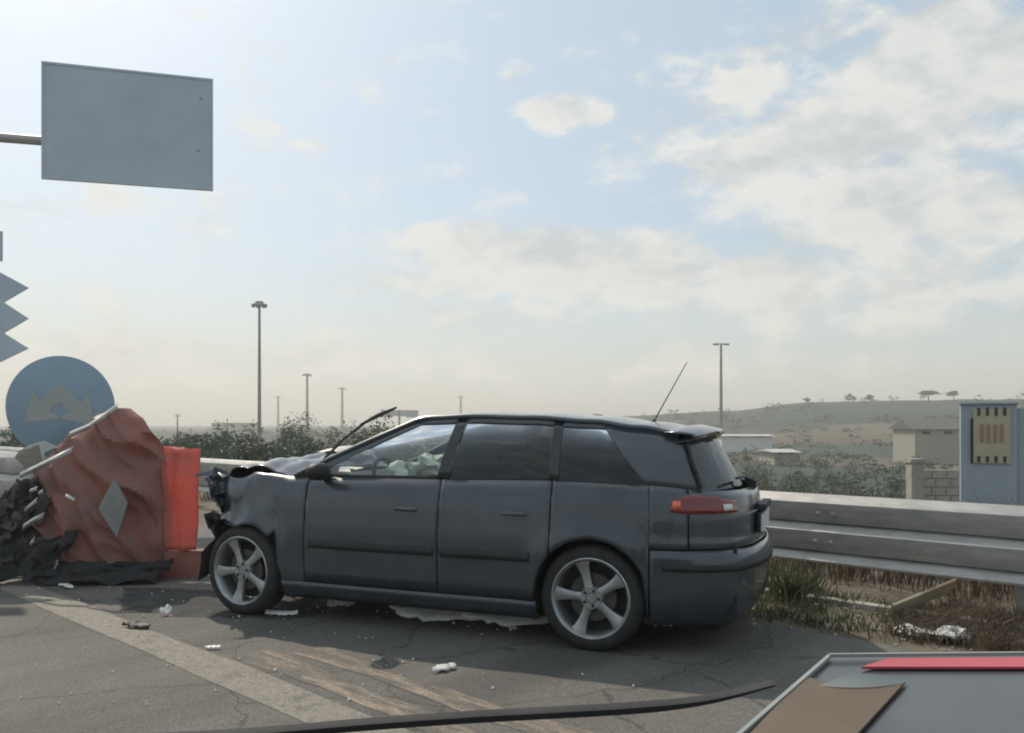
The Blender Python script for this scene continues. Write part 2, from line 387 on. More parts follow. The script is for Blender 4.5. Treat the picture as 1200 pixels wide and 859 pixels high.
el = strip('edge_line', -70, 90, 2.10, 2.36, 0.0062, MT['line'], 400, .018); tag(el, 'worn pale edge line along the carriageway', kind='structure')
# worn hatching between the edge line and the car
for (a, b_, v0, v1) in ((1.2, 4.45, 2.42, 2.60), (1.2, 4.25, 2.70, 2.88)):
    h = strip('worn_hatching', a, b_, v0, v1, 0.0062, MT['hatch'], 40, .06); tag(h, 'tan worn paint band on the shoulder', kind='structure')
MT['shade_patch'] = pm('shaded_asphalt', (.050, .050, .050), (.085, .083, .079), 7, rough=.85, r2=.95, spec=.2, bmp=(110, .4, .005))
def shade_patch(cx, cy, ru, rv, seed, z):  # flat dark sheet in place of shade between barrier and car nose
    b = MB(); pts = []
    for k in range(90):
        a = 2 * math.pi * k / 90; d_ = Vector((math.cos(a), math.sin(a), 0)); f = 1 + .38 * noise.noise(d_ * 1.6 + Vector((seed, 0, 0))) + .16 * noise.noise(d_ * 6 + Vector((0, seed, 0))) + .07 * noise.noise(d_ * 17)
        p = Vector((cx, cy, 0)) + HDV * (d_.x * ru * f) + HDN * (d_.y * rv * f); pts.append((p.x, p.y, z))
    b.poly(pts); o = b.build('painted_shade', MT['shade_patch']); tag(o, 'dark patch standing in for shade on the asphalt by the wreck', kind='structure')
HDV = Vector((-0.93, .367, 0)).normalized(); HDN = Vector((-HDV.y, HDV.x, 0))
shade_patch(-2.25, 6.25, .85, .48, 2.2, .0052)
kb = MB(); rows = []
for i in range(60):
    u = -6 + 9.5 * i / 59; w = .02 * noise.noise(Vector((u * 2, 0, 0)))
    rows.append([RD(u, 6.08 + w, -.02), RD(u, 6.085 + w, .055), RD(u, 6.16 + w, .06), RD(u, 6.165 + w, -.02)])
kb.grid(rows); o = kb.build('kerb', MT['concrete']); tag(o, 'low crumbling concrete kerb under the guard rail', kind='structure')

# ------------------------------------------------------------------ guard rails
PROF = [(-.012, .800), (.002, .803), (.086, .748), (.093, .740), (.093, .600), (.088, .592), (.062, .590), (.062, .586), (.138, .534), (.145, .526), (.145, .388),
        (.140, .380), (.112, .378), (.112, .374), (.186, .322), (.194, .312), (.192, .296)]
def beam(name, p0, p1, parent, zoff=0.0, n=2, crumple=None):
    p0, p1 = Vector(p0), Vector(p1); d = (p1 - p0).normalized(); nn = Vector((d.y, -d.x, 0))
    if nn.dot(V) > 0: nn = -nn                  # wave side faces the carriageway
    rows = []
    for i in range(n):
        p = p0.lerp(p1, i / (n - 1)); row = []
        for off, z in PROF:
            q = p + nn * off + Vector((0, 0, z + zoff))
            if crumple: q = crumple(q, i / (n - 1))
            row.append(q)
        rows.append(row)
    me = MB().grid(rows).mesh(name, True)
    o = obj(name, me, MT['galv'], parent); return o
gr = empty('guard_rail', RD(0, 6.4)); tag(gr, 'corrugated steel guard rail running behind the dark car on the verge', 'guard rail')
gr_inv = gr.location
def local(p, e): return Vector(p) - e.location
us = [-9.5, -5.5, -1.5, 2.5, 6.5, 10.5, 14.5, 18.5, 22.5, 26.5, 30.5]
for a, b_ in zip(us, us[1:]):
    beam('beam', local(RD(a, 6.4), gr), local(RD(b_ + .16, 6.4 - .004), gr), gr, n=6)
for k, u in enumerate(np.arange(-10.7, 29, 2.0)):
    m_ = MB(); p = local(RD(u, 6.47), gr); rot = Matrix.Rotation(math.atan2(U.y, U.x), 3, 'Z')
    m_.box(p + Vector((0, 0, .33)), (.055, .10, .86), rot); m_.box(p + Vector((0, 0, .56)) - V * .045, (.12, .06, .10), rot)
    m_.build('post', MT['galv'], gr)
boltb = MB().lathe([(0.0, .016), (.012, .014), (.02, .004), (.021, 0)], n=10, axis='z').mesh('bolt', True)
for u in (-1.5, -1.36, 2.52, 2.64):
    for z in (.66, .45):
        p = local(RD(u, 6.4 - (.095 if z > .6 else .147), z), gr); bo = obj('bolt', boltb, MT['galv'], gr, p); bo.rotation_euler = (-V).to_track_quat('Z', 'Y').to_euler()
# end of the divider rail, torn open
gore = Vector((-4.60, 8.0, 0))
def crump(q, t):
    a = sstep(.86, 1, t) * .30
    w = noise.noise_vector(q * 2.3) * a + noise.noise_vector(q * 7) * a * .4
    return q + Vector((w.x, w.y, w.z * .8))
g2 = empty('divider_rail', gore + U * 4); tag(g2, 'torn steel divider rail ending at the crushed red barrier', 'guard rail')
beam('beam', local(gore + U * 9, g2), local(gore - U * .75, g2), g2, zoff=.27, n=70, crumple=crump)
for u in (.8, 2.8, 4.8, 6.8):
    p = local(gore + U * u + V * .07, g2); MB().box(p + Vector((0, 0, .48)), (.06, .11, 1.2), Matrix.Rotation(math.atan2(U.y, U.x), 3, 'Z')).build('post', MT['galv'], g2)

# ------------------------------------------------------------------ the crashed car
HD = Vector((-0.93, 0.367, 0)).normalized()
car = empty('crashed_car', (-0.412, 6.163, 0.0), math.atan2(HD.y, HD.x))
tag(car, 'wrecked black hatchback with crushed front on the road shoulder', 'car')
def cr_spline(ctrl, n):
    P = [Vector(c) for c in ctrl]; P = [P[0] * 2 - P[1]] + P + [P[-1] * 2 - P[-2]]; out = []
    for i in range(1, len(P) - 2):
        for k in range(n):
            t = k / n; a, b, c, d = P[i - 1:i + 3]
            out.append(.5 * ((2 * b) + (c - a) * t + (2 * a - 5 * b + 4 * c - d) * t * t + (3 * b - a - 3 * c + d) * t ** 3))
    out.append(P[-2]); return out
per = cr_spline([(1.60, .0), (1.585, .40), (1.54, .66), (1.42, .79), (1.15, .835), (.6, .855), (0, .865), (-.7, .863), (-1.3, .855), (-1.65, .83), (-1.92, .775), (-2.07, .675), (-2.16, .49), (-2.205, .25), (-2.22, 0)], 24)
arc = [0]
for a, b_ in zip(per, per[1:]): arc.append(arc[-1] + (b_ - a).length)
def per_p(s):
    if s < 0: p = per_p(-s); return Vector((p.x, -p.y))
    if s > arc[-1]: p = per_p(2 * arc[-1] - s); return Vector((p.x, -p.y))
    i = min(max(int(np.searchsorted(arc, s)), 1), len(per) - 1); t = (s - arc[i - 1]) / max(1e-9, arc[i] - arc[i - 1]); return per[i - 1].lerp(per[i], t)
def per_at(s):
    d = (per_p(s + .05) - per_p(s - .05)).normalized(); p = per_p(s); n = Vector((d.y, -d.x))
    if n.dot(p - Vector((p.x * .6, 0))) < 0: n = -n
    return p, n
def s_of_x(x):
    for i in range(len(per) - 1):
        if per[i].x >= x >= per[i + 1].x:
            t = (per[i].x - x) / max(1e-9, per[i].x - per[i + 1].x); return arc[i] + t * (arc[i + 1] - arc[i])
    return arc[-1] if x < 0 else 0
SMAX = arc[-1]
IS = [(.15, .085), (.20, .045), (.27, .018), (.36, .006), (.52, .0), (.66, .002), (.70, .010), (.74, .012), (.86, .022), (.94, .045), (1.0, .072), (1.06, .11)]
IR = [(.15, .15), (.20, .09), (.28, .035), (.40, .006), (.52, .0), (.60, .006), (.635, .035), (.66, .055), (.80, .055), (.90, .075), (.97, .11), (1.02, .15)]
WHEELS = (1.275, -1.275); ARC_R = .345; ARC_Z = .325
ZB = [(-2.3, .945), (-2.0, .955), (-1.6, .985), (-1.0, 1.0), (-.2, .99), (.4, .985), (.8, .985), (1.15, .985), (1.45, .955), (1.62, .88)]
def zbelt(s): return lerp_tab(ZB, per_at(s)[0].x)
def crumpl(p):
    x, y, z = p
    a = sstep(.80, 1.55, x) * .125
    if a > 0:
        q = Vector((x * 2.6, y * 2.6, z * 2.6)); w = noise.noise_vector(q) + noise.noise_vector(q * 2.7) * .55
        x, y, z = x + w.x * a, y + w.y * a * .7, z + w.z * a
    return Vector((x, y, z))
def surf(s, z, sg=1, out=0.0):
    p, n = per_at(s); w = sstep(1.62, 2.02, -p.x)
    ins = lerp_tab(IS, z) * (1 - w) + lerp_tab(IR, z) * w
    fl = 0
    for wx in WHEELS:                              # wheel-arch flare
        d = math.hypot(p.x - wx, z - ARC_Z); fl += .016 * sstep(.50, .36, d) if d < .6 else 0
    q = p - n * (ins - fl * (1 - w) - out)
    return crumpl(Vector((q.x, q.y * sg, z)))
def zbot(s, base):
    x = per_at(s)[0].x; z = base
    if per_at(s)[0].y > .6:
        for wx in WHEELS:
            if abs(x - wx) < ARC_R: z = max(z, ARC_Z + math.sqrt(ARC_R ** 2 - (x - wx) ** 2))
    return z
def panel(s0, s1, zlo, zhi, nz=9, sg=1, out=0.0, ds=.024):
    n = max(2, int(abs(s1 - s0) / ds)); rows = []
    for i in range(n + 1):
        s = s0 + (s1 - s0) * i / n; a, b_ = zlo(s), zhi(s)
        a = min(a, b_ - .01)
        rows.append([surf(s, a + (b_ - a) * k / nz, sg, out) for k in range(nz + 1)])
    return rows
def addpanel(name, rows, mat, parent=car, sg=1, thick=.012, smooth=True):
    o = MB().grid(rows, flip=(sg < 0)).build(name, mat, parent, smooth)
    if thick: md = o.modifiers.new('thick', 'SOLIDIFY'); md.thickness = thick; md.offset = 1 if False else -1
    return o
sx = s_of_x
doors = []
for sg in (1, -1):
    addpanel('fender', panel(sx(1.50), sx(.742), lambda s: zbot(s, .16 if per_at(s)[0].x < .95 else .56 + .05 * math.sin(s * 40)), zbelt, 14, sg), MT['paint'], sg=sg)
    d1 = addpanel('door', panel(sx(.734), sx(-.272), lambda s: .285, zbelt, 10, sg), MT['paint'], sg=sg)
    d2 = addpanel('door', panel(sx(-.280), sx(-1.02), lambda s: zbot(s, .285), zbelt, 10, sg), MT['paint'], sg=sg)
    doors.append((d1, d2, sg))
    addpanel('sill', panel(sx(.935), sx(-.935), lambda s: .165, lambda s: .278, 3, sg), MT['paint'], sg=sg)
    qa = panel(sx(-1.028), sx(-1.622), lambda s: zbot(s, .165), zbelt, 12, sg); qb = panel(sx(-1.622), sx(-1.84), lambda s: .628, zbelt, 10, sg)
    qm = MB(); qm.grid(qa, flip=(sg < 0)); qm.grid(qb, flip=(sg < 0)); qo = qm.build('quarter_panel', MT['paint'], car, True); md = qo.modifiers.new('thick', 'SOLIDIFY'); md.thickness = .012; md.offset = -1
    t = addpanel('tail_light', panel(sx(-1.74), sx(-2.125), lambda s: .842 - .012 * sstep(-1.74, -1.84, per_at(s)[0].x), lambda s: lerp_tab([(-2.13, .90), (-2.0, .925), (-1.85, .935), (-1.74, .90)], per_at(s)[0].x), 4, sg, .006), MT['red_lens'], sg=sg, thick=.02)
    if sg > 0:
        addpanel('reflector', panel(sx(-1.755), sx(-1.80), lambda s: .862, lambda s: .905, 2, sg, .031), MT['lens'], parent=t, sg=sg, thick=.004)
        addpanel('reverse_lamp', panel(sx(-2.05), sx(-2.10), lambda s: .85, lambda s: .885, 2, sg, .030), MT['white'], parent=t, sg=sg, thick=.004)
    for wx in WHEELS:                              # inner wheel housing
        rows = []
        for k in range(25):
            a = math.pi * (k / 24 * 1.16 - .08)
            rows.append([crumpl((wx + math.cos(a) * (ARC_R + .012), sg * yy, ARC_Z + math.sin(a) * (ARC_R + .012))) for yy in (.835, .7, .52)])
        m_ = MB().grid(rows); o = m_.build('wheel_housing', MT['dark'], car)
    # door skin details
    dh = MB()
    for x0 in (-.13, -.88):
        pts = [surf(sx(x0 + t_), .80 + .004 * math.sin(t_ * 9), sg, .022 if 0 < i < 3 else .0) for i, t_ in enumerate((0, .025, .15, .175))]
        par = d1 if x0 > -.3 else d2
        MB().tube(pts, .014, 8).build('handle', MT['paint'], par, True)
    for par, xa, xb in ((d1, .70, -.25), (d2, -.30, -.90)):
        addpanel('rubbing_strip', panel(sx(xa), sx(xb), lambda s: .515, lambda s: .565, 2, sg, .008), MT['black'], parent=par, sg=sg, thick=.014)

# rear bumper and tailgate skin run round the tail in one piece each
def wrap(s0, zlo, zhi, nz, out=0.0):
    L_ = panel(s0, SMAX, zlo, zhi, nz, 1, out); Rr = panel(s0, SMAX, zlo, zhi, nz, -1, out)
    return L_ + Rr[::-1][1:]
bump_o = addpanel('rear_bumper', wrap(sx(-1.628), lambda s: .19, lambda s: .620, 9, .004), MT['paint'])
addpanel('bumper_trim', wrap(sx(-1.70), lambda s: .505, lambda s: .545, 2, .012), MT['black'], parent=bump_o, thick=.012)
addpanel('diffuser', wrap(sx(-1.80), lambda s: .145, lambda s: .215, 2, -.012), MT['black'], parent=bump_o)
tail = addpanel('tailgate', wrap(sx(-1.848), lambda s: .628, zbelt, 8), MT['paint'])
MB().box((-2.185, 0, .74), (.02, .54, .125)).build('plate_recess', MT['black'], tail)
MB().box((-2.20, 0, .74), (.012, .50, .105)).build('number_plate', MT['white'], tail)
MB().box((-2.196, 0, .835), (.05, .44, .035)).build('tailgate_handle', MT['black'], tail)
# greenhouse ------------------------------------------------------------
ZT = [(-1.80, 1.272), (-1.5, 1.325), (-1.2, 1.362), (-.8, 1.388), (-.4, 1.398), (-.1, 1.388), (.05, 1.37)]
YT = [(-1.80, .515), (-1.4, .555), (-.8, .592), (-.2, .590), (.05, .575)]
def gbot(xb, sg): s = sx(xb); return surf(s, zbelt(s), sg)
def gtop(xt, sg): return Vector((xt, sg * lerp_tab(YT, xt), lerp_tab(ZT, xt)))
def gpt(xb, xt, f, sg):
    a, b_ = gbot(xb, sg), gtop(xt, sg); p = a.lerp(b_, f); p.y += sg * .035 * math.sin(math.pi * f); p.x += 0
    return p
def gpanel(name, xb0, xt0, xb1, xt1, f0, f1, mat, sg, parent=car, n=12, nf=6, thick=.008, push=0):
    thick = min(thick, .003); rows = []
    for i in range(n + 1):
        t = i / n; rows.append([gpt(xb0 + (xb1 - xb0) * t, xt0 + (xt1 - xt0) * t, f0 + (f1 - f0) * k / nf, sg) + Vector((0, -sg * push, 0)) for k in range(nf + 1)])
    return addpanel(name, rows, mat, parent, sg, thick)
A0, A1 = (.86, -.03), (.74, -.115); B0, B1 = (-.235, -.30), (-.325, -.375); Q0, Q1 = (-1.00, -.97), (-1.06, -1.03); K0 = (-1.60, -1.27); E0 = (-1.93, -1.765)
for sg in (1, -1):
    fr = lambda nm, a, b_, f0=0, f1=1, mat=MT['paint']: gpanel(nm, *a, *b_, f0, f1, mat, sg)
    fr('windscreen_pillar', A0, A1); fr('centre_pillar', B0, B1, mat=MT['pillar']); fr('rear_door_pillar', Q0, Q1, mat=MT['pillar']); fr('rear_pillar', K0, E0)
    for (a, b_, nm, mt_) in ((A1, B0, 'front_side_window', MT['glass']), (B1, Q0, 'rear_side_window', MT['tint']), (Q1, K0, 'quarter_window', MT['tint'])):
        gpanel(nm, *a, *b_, .06, .90, mt_, sg, thick=0, push=.006)
        gpanel('window_frame', *a, *b_, .90, 1.0, MT['paint'], sg, nf=2); gpanel('window_seal', *a, *b_, 0, .06, MT['black'], sg, nf=2)
# roof
rows = []
for i in range(41):
    x = .0 - 1.80 * i / 40; row = []
    for k in range(21):
        t = k / 20 * 2 - 1; bow = .085 * (1 - t * t) * sstep(-.35, .0, x) - .06 * (1 - t * t) * sstep(-1.45, -1.8, x)
        zz = lerp_tab(ZT, x) + .042 * (1 - abs(t) ** 2.6)
        row.append((x + bow, t * lerp_tab(YT, x), zz))
    rows.append(row)
roof = addpanel('roof', rows, MT['paint'], thick=.02)
for sg in (1, -1):
    pts = [gpt(.86, -.03, f, sg) + Vector((.012, sg * .002, .010)) for f in np.linspace(0, .98, 12)] + [gtop(x_, sg) + Vector((0, sg * .002, .006)) for x_ in np.linspace(-.10, -1.74, 24)]
    MB().tube(cr_spline(pts, 2), .0155, 8).build('roof_rail_moulding', MT['paint'], car, True)
# windscreen and rear screen
def screen(name, bot, top, bowb, bowt, zb_, zt_, mat, n=20, m_=10, bulge=.03):
    rows = []
    for i in range(n + 1):
        t = i / n * 2 - 1; row = []
        b_ = Vector((bot.x + bowb * (1 - t * t), bot.y * t, bot.z + zb_ * (1 - t * t))); u_ = Vector((top.x + bowt * (1 - t * t), top.y * t, top.z + zt_ * (1 - abs(t) ** 2.6)))
        for k in range(m_ + 1):
            f = k / m_; p = b_.lerp(u_, f); p.z += bulge * math.sin(math.pi * f); row.append(p)
        rows.append(row)
    return rows
addpanel('windscreen', screen('w', gbot(.86, 1), gtop(-.03, 1), .20, .085, 0.0, .042, MT['glass']), MT['glass'], thick=0)
rs = addpanel('rear_window', screen('r', gbot(-1.93, 1), gtop(-1.765, 1), -.155, -.075, -.005, .040, MT['tint'], bulge=.018), MT['rearglass'], thick=0)
pil = [gpt(-1.925, -1.765, f, 1) + Vector((-.012, .0, .012)) for f in np.linspace(.02, .97, 10)]
MB().tube(pil, .011, 6).build('screen_trim', MT['black'], car, True)
pil = [gpt(-1.925, -1.765, f, -1) + Vector((-.012, .0, .012)) for f in np.linspace(.02, .97, 10)]
MB().tube(pil, .018, 8).build('screen_trim', MT['paint'], car, True)
# spoiler
rows = []
for k in range(25):
    t = k / 24 * 2 - 1; y = t * .575; e = (1 - abs(t) ** 4)
    x0 = -1.66 - .05 * (1 - t * t); z0 = lerp_tab(ZT, -1.66) + .040 * (1 - abs(t) ** 2.6) + .004
    x1 = -1.835 - .085 * (1 - t * t); z1 = 1.272 + .034 * (1 - t * t)
    rows.append([(x0, y, z0 - .004), (x0 - .08, y, z0 - .008 + .010 * e), (x1 + .02, y, z1 + .012), (x1, y, z1), (x1 + .012, y, z1 - .018), (x1 + .10, y, z1 - .030)])
sp_ = addpanel('spoiler', rows, MT['paint'], thick=.006)
MB().box((-1.925, 0, 1.292), (.012, .24, .014)).build('brake_lamp', MT['red_lens'], sp_)
# rear wiper
rw = MB(); rw.tube([(-2.115, -.02, .955), (-2.115, .02, .985), (-2.08, .10, 1.01)], [.022, .02, .008], 8); rw.tube([(-2.085, .02, 1.012), (-2.06, .36, 1.02)], .009, 6); rw.box((-2.12, 0, .962), (.05, .10, .05))
rw.build('rear_wiper', MT['black'], car)
# aerial
an = MB(); an.tube([(-1.47, .0, 1.355), (-1.48, 0, 1.378)], [.03, .014], 10); an.tube([(-1.48, 0, 1.375), (-1.70, 0, 1.765)], [.0045, .0028], 6)
an.build('aerial', MT['black'], car)
# liner behind the skin so that gaps and openings show dark trim
rows = []
for i in range(81):
    s = sx(1.35) + (SMAX - sx(1.35)) * i / 80
    rows.append([surf(s, z, 1, -.035) for z in np.linspace(max(zbot(s, .2) + .02, .2), zbelt(s) - .01, 6)])
MB().grid(rows).build('inner_liner', MT['dark'], car, True)
rows = [[Vector((p.x, -p.y, p.z)) for p in r] for r in rows]
MB().grid(rows, flip=True).build('inner_liner', MT['dark'], car, True)
fl = MB(); fl.box((-.3, 0, .26), (3.2, 1.24, .10)); fl.box((-.1, 0, .26), (1.9, 1.52, .08)); fl.box((-1.72, 0, .42), (.75, 1.3, .42)); fl.box((1.15, 0, .5), (.55, 1.0, .5)); fl.box((.83, 0, .62), (.08, 1.45, .70))
fl.build('floor_pan', MT['dark'], car)
# mirrors
for sg in (1, -1):
    m_ = MB(); rows = []
    for i in range(9):
        a = math.pi * i / 8; r = .001 + math.sin(a)
        rows.append([(.585 + .055 * r * math.cos(q) - (.02 if math.cos(q) < 0 else 0), sg * (.93 - .105 * math.cos(a)), 1.035 + .065 * r * math.sin(q) * (1 if abs(math.sin(q)) < .8 else .95)) for q in (2 * math.pi * k / 14 for k in range(14))])
    m_.grid(rows, closed=True); m_.tube([(.60, sg * .78, .99), (.59, sg * .87, 1.01)], [.035, .03], 8)
    m_.build('mirror', MT['black'], car, True)
# buckled bonnet
rows = []
for i in range(31):
    t = i / 30; x = 1.06 + t * .56; row = []
    for k in range(33):
        y = -.72 + 1.44 * k / 32; far = sstep(.2, -.6, y)
        z = 1.005 + .055 * math.sin(math.pi * min(1, t * 1.25)) + .055 * far * max(0, 1 - abs(t - .42) / .34) - .20 * sstep(.72, 1, t)
        z -= .03 * (abs(y) / .72) ** 3
        q = Vector((x * 3, y * 3, .5)); w = noise.noise_vector(q) * .022 + noise.noise_vector(q * 2.6) * .014
        z += .030 * abs(math.sin(9 * t + 2.2 * y)) * sstep(0, .3, t)
        row.append((x + w.x - .10 * (y / .72) ** 2 * (1 - t), y + w.y * .6, z + w.z))
    rows.append(row)
addpanel('bonnet', rows, MT['paint'], thick=.006)
rows = []
for i in range(15):
    t = i / 14; row = []
    for k in range(13):
        s_ = k / 12; q = Vector((t * 4, s_ * 4, 3)); w = noise.noise_vector(q) * .025
        row.append((1.10 + .42 * t + w.x, -.25 - .45 * s_ + w.y, 1.075 + .055 * math.sin(3.0 * t) + .03 * s_ + w.z))
    rows.append(row)
addpanel('torn_bonnet_flap', rows, MT['galv'], thick=.004)
# crushed front: radiator carrier, bumper beam, torn sheet, hoses
random.seed(21)
def shard(c, a, b_, amp, seed, nx=9, ny=7):
    rows = []
    for i in range(nx):
        row = []
        for j in range(ny):
            p = Vector(c) + Vector(a) * (i / (nx - 1) - .5) + Vector(b_) * (j / (ny - 1) - .5)
            q = Vector((i * 5 / nx, j * 3.8 / ny, seed * 3.3)); p = p + noise.noise_vector(q) * amp + noise.noise_vector(q * 2.3) * amp * .5; row.append(p)
        rows.append(row)
    return rows
for k, (c, a, b_, amp, mt_) in enumerate([
    ((1.52, .45, .78), (.10, .70, .10), (.1, .0, .38), .10, 'paint'), ((1.55, -.3, .75), (.08, .9, 0), (.08, 0, .40), .10, 'dark'),
    ((1.50, .60, .55), (.18, .34, .05), (.12, .05, .30), .09, 'black'), ((1.47, .68, .86), (.26, .16, .02), (.05, .05, .20), .08, 'paint'),
    ((1.56, .25, .48), (.05, .9, .05), (.15, 0, .22), .08, 'black'), ((1.58, .52, .68), (.06, .28, .10), (.10, .02, .14), .06, 'galv'),
    ((1.56, .70, .92), (.16, .10, .02), (.05, .02, .05), .04, 'galv'), ((1.62, .40, .36), (.12, .50, .0), (.18, .0, .06), .06, 'black')]):
    addpanel('torn_front_sheet', shard(c, a, b_, amp, k), MT[mt_], thick=.005)
for k in range(6):
    hs = MB()
    p = Vector((1.42 + random.uniform(0, .12), random.uniform(-.5, .7), random.uniform(.55, .9)))
    pts = [p + Vector((.04 * i, random.uniform(-.05, .05), -.06 * i + random.uniform(-.03, .03))) for i in range(6)]
    hs.tube(cr_spline(pts, 4), .012, 6)
    hs.build('hanging_hose', MT['black'], car, True)
hl = MB().lathe([(.0, .03), (.05, .025), (.075, .0), (.08, -.05), (.05, -.10)], 18, 'y').build('broken_headlamp', MT['chrome'], car, True)
hl.location = (1.50, .66, .74); hl.rotation_euler = (.5, .3, 1.0)
# snapped wiper arm pointing at the sky
wp = MB(); wp.tube([(1.00, .30, 1.02), (.93, .32, 1.10), (.75, .35, 1.24), (.56, .37, 1.36), (.30, .40, 1.455)], [.014, .012, .010, .011, .006], 6)
wp.tube([(.60, .365, 1.345), (.44, .385, 1.415), (.28, .405, 1.468)], [.009, .013, .008], 6)
wp.build('bent_wiper', MT['black'], car)
# interior
for yy in (.36, -.36):
    for kind_, sx0 in (('seat', -.25),):
        st = MB(); rows = []
        prof = [(sx0 + .42, .42), (sx0 + .46, .50), (sx0 + .02, .52), (sx0 - .12, .60), (sx0 - .26, 1.02), (sx0 - .32, 1.05), (sx0 - .36, .98), (sx0 - .22, .42)]
        for w_, sc_ in ((-.25, .90), (-.22, 1), (.22, 1), (.25, .90)):
            cx_ = sum(p[0] for p in prof) / 8; cz_ = sum(p[1] for p in prof) / 8
            rows.append([(cx_ + (p[0] - cx_) * sc_, yy + w_, cz_ + (p[1] - cz_) * sc_) for p in prof])
        st.grid(rows, closed=True); st.poly(rows[0]); st.poly(rows[-1][::-1]); so_ = st.build('seat', MT['seat'], car, True)
        MB().lathe([(.0, -.12), (.06, -.115), (.075, -.09), (.075, .09), (.06, .115), (0, .12)], 14, 'y', (sx0 - .33, yy, 1.14)).build('headrest', MT['seat'], so_, True)
MB().box((-1.22, 0, .70), (.22, 1.2, .50), Matrix.Rotation(-.3, 3, 'Y')).build('rear_bench', MT['seat'], car)
ds = MB(); rows = []
for yy in np.linspace(-.70, .70, 9):
    rows.append([(.86, yy, .98), (.66, yy, 1.0 - .02 * abs(yy)), (.52, yy, .95), (.47, yy, .86), (.55, yy, .60)])
ds.grid(rows); ds.build('dashboard', MT['dark'], car, True)
sw = MB(); ring = []
for k in range(29):
    a = 2 * math.pi * k / 28; ring.append(Vector((.36 + .07 * math.sin(a), .36 + .185 * math.cos(a), .93 + .17 * math.sin(a))))
sw.tube(ring, .016, 8, False); sw.box((.385, .36, .93), (.05, .15, .10)); sw.tube([(.40, .36, .92), (.60, .36, .86)], .035, 8)
sw.build('steering_wheel', MT['dark'], car, True)
def blob(c, r, amp, seed, nu=18, nv=10):
    rows = []
    for i in range(nv + 1):
        th = math.pi * i / nv; row = []
        for k in range(nu):
            ph = 2 * math.pi * k / nu; d = Vector((math.sin(th) * math.cos(ph), math.sin(th) * math.sin(ph), math.cos(th)))
            s_ = 1 + amp * noise.noise(d * 1.7 + Vector((seed, 0, 0))) + amp * .6 * noise.noise(d * 4 + Vector((0, seed, 0)))
            row.append((c[0] + d.x * r[0] * s_, c[1] + d.y * r[1] * s_, c[2] + d.z * r[2] * s_))
        rows.append(row)
    return rows
MB().grid(blob((.24, .34, .95), (.12, .22, .12), .5, 3), closed=True).build('deflated_airbag', MT['airbag'], car, True)
MB().grid(blob((.36, -.34, 1.0), (.15, .26, .10), .5, 8), closed=True).build('deflated_airbag', MT['airbag'], car, True)
# wheels
def make_wheel():
    w = empty('wheel', (0, 0, 0), 0, car)
    MB().lathe([(.232, -.095), (.262, -.10), (.295, -.092), (.314, -.07), (.317, -.03), (.317, .03), (.314, .07), (.295, .092), (.262, .10), (.238, .094), (.228, .085)], 56).build('tyre', MT['rubber'], w, True)
    m_ = MB(); m_.lathe([(.200, -.09), (.212, .02), (.222, .075), (.238, .090), (.243, .096), (.236, .100), (.226, .092), (.218, .075)], 56)
    for k in range(5):
        a = 2 * math.pi * k / 5 + R(75); ca, sa = math.cos(a), math.sin(a)
        def P(r, t, h): return (r * ca - t * sa, h, r * sa + t * ca)
        sec = [(.045, .030, .078), (.09, .024, .074), (.14, .026, .072), (.19, .036, .078), (.222, .050, .084)]
        rows = []
        for r, hw, h in sec: rows.append([P(r, -hw, h - .03), P(r, -hw, h - .006), P(r, -hw * .6, h), P(r, hw * .6, h), P(r, hw, h - .006), P(r, hw, h - .03)])
        m_.grid(rows)
    m_.lathe([(.0, .075), (.028, .075), (.032, .070), (.034, .078), (.062, .080), (.070, .070), (.072, .03)], 30)
    rim = m_.build('rim', MT['alloy'], w, True)
    for k in range(5):
        cap = MB()
        a = 2 * math.pi * (k + .5) / 5 + R(75); cap.lathe([(0, .083), (.010, .083), (.011, .072)], 8, 'y', (math.cos(a) * .047, 0, math.sin(a) * .047)); cap.build('wheel_bolt', MT['dark'], rim)
    MB().lathe([(.0, .035), (.14, .035), (.145, .03), (.145, .015), (0, .015)], 36).build('brake_disc', MT['disc'], w, True)
    MB().lathe([(.0, -.02), (.205, -.02)], 30).build('inner_hub', MT['dark'], w)
    return w
w0 = make_wheel()
for i, (x, sg) in enumerate(((-1.275, 1), (1.275, 1), (-1.275, -1), (1.275, -1))):
    w = w0 if i == 0 else copy_tree(w0, car)
    w.location = (x, sg * .755, .317)
    w.rotation_euler = (0, R((0, 9, 0, 4)[i]), R((0, -3, 180, 180)[i]))
ex = MB().lathe([(.028, -.08), (.03, 0), (.026, .002), (.024, -.06)], 16, 'y').build('exhaust', MT['chrome'], car, True); ex.location = (-2.12, -.45, .21); ex.rotation_euler = (0, 0, R(90))

# ------------------------------------------------------------------ crushed red barrier and signs at the divider
def PX(px, py, Y): return Vector(((px - 600) / F * Y, Y, CAMH - (py - HY) / F * Y))
rb = empty('crushed_barrier', (-3.55, 7.45, 0)); tag(rb, 'crushed dull red plastic crash barrier with grey diamond plate', 'crash barrier')
def hull(depth, outline_l, outline_r, Y, bulge, seed, amp, nx=40):
    """Front skin between a left and a right outline given at the same heights, bulging to the viewer."""
    rows = []
    for (xl, z), (xr, _) in zip(outline_l, outline_r):
        row = []
        for k in range(nx + 1):
            t = k / nx; x = xl + (xr - xl) * t; q = Vector((x * 2.4, z * 2.4, seed))
            q2 = Vector((x * 3.0 + z * 1.9, z * 1.5 - x * .6, seed)); fold = abs(noise.noise(q2)) * 2.0 + .7 * abs(noise.noise(q2 * 2.1 + Vector((0, 0, 4)))) + .06 * noise.noise(q * 4)
            row.append(Vector((x + amp * .25 * noise.noise(q + Vector((3, 3, 3))), Y - bulge * math.sin(math.pi * t) + amp * (fold - .5), z)) - rb.location)
        rows.append(row)
    return rows
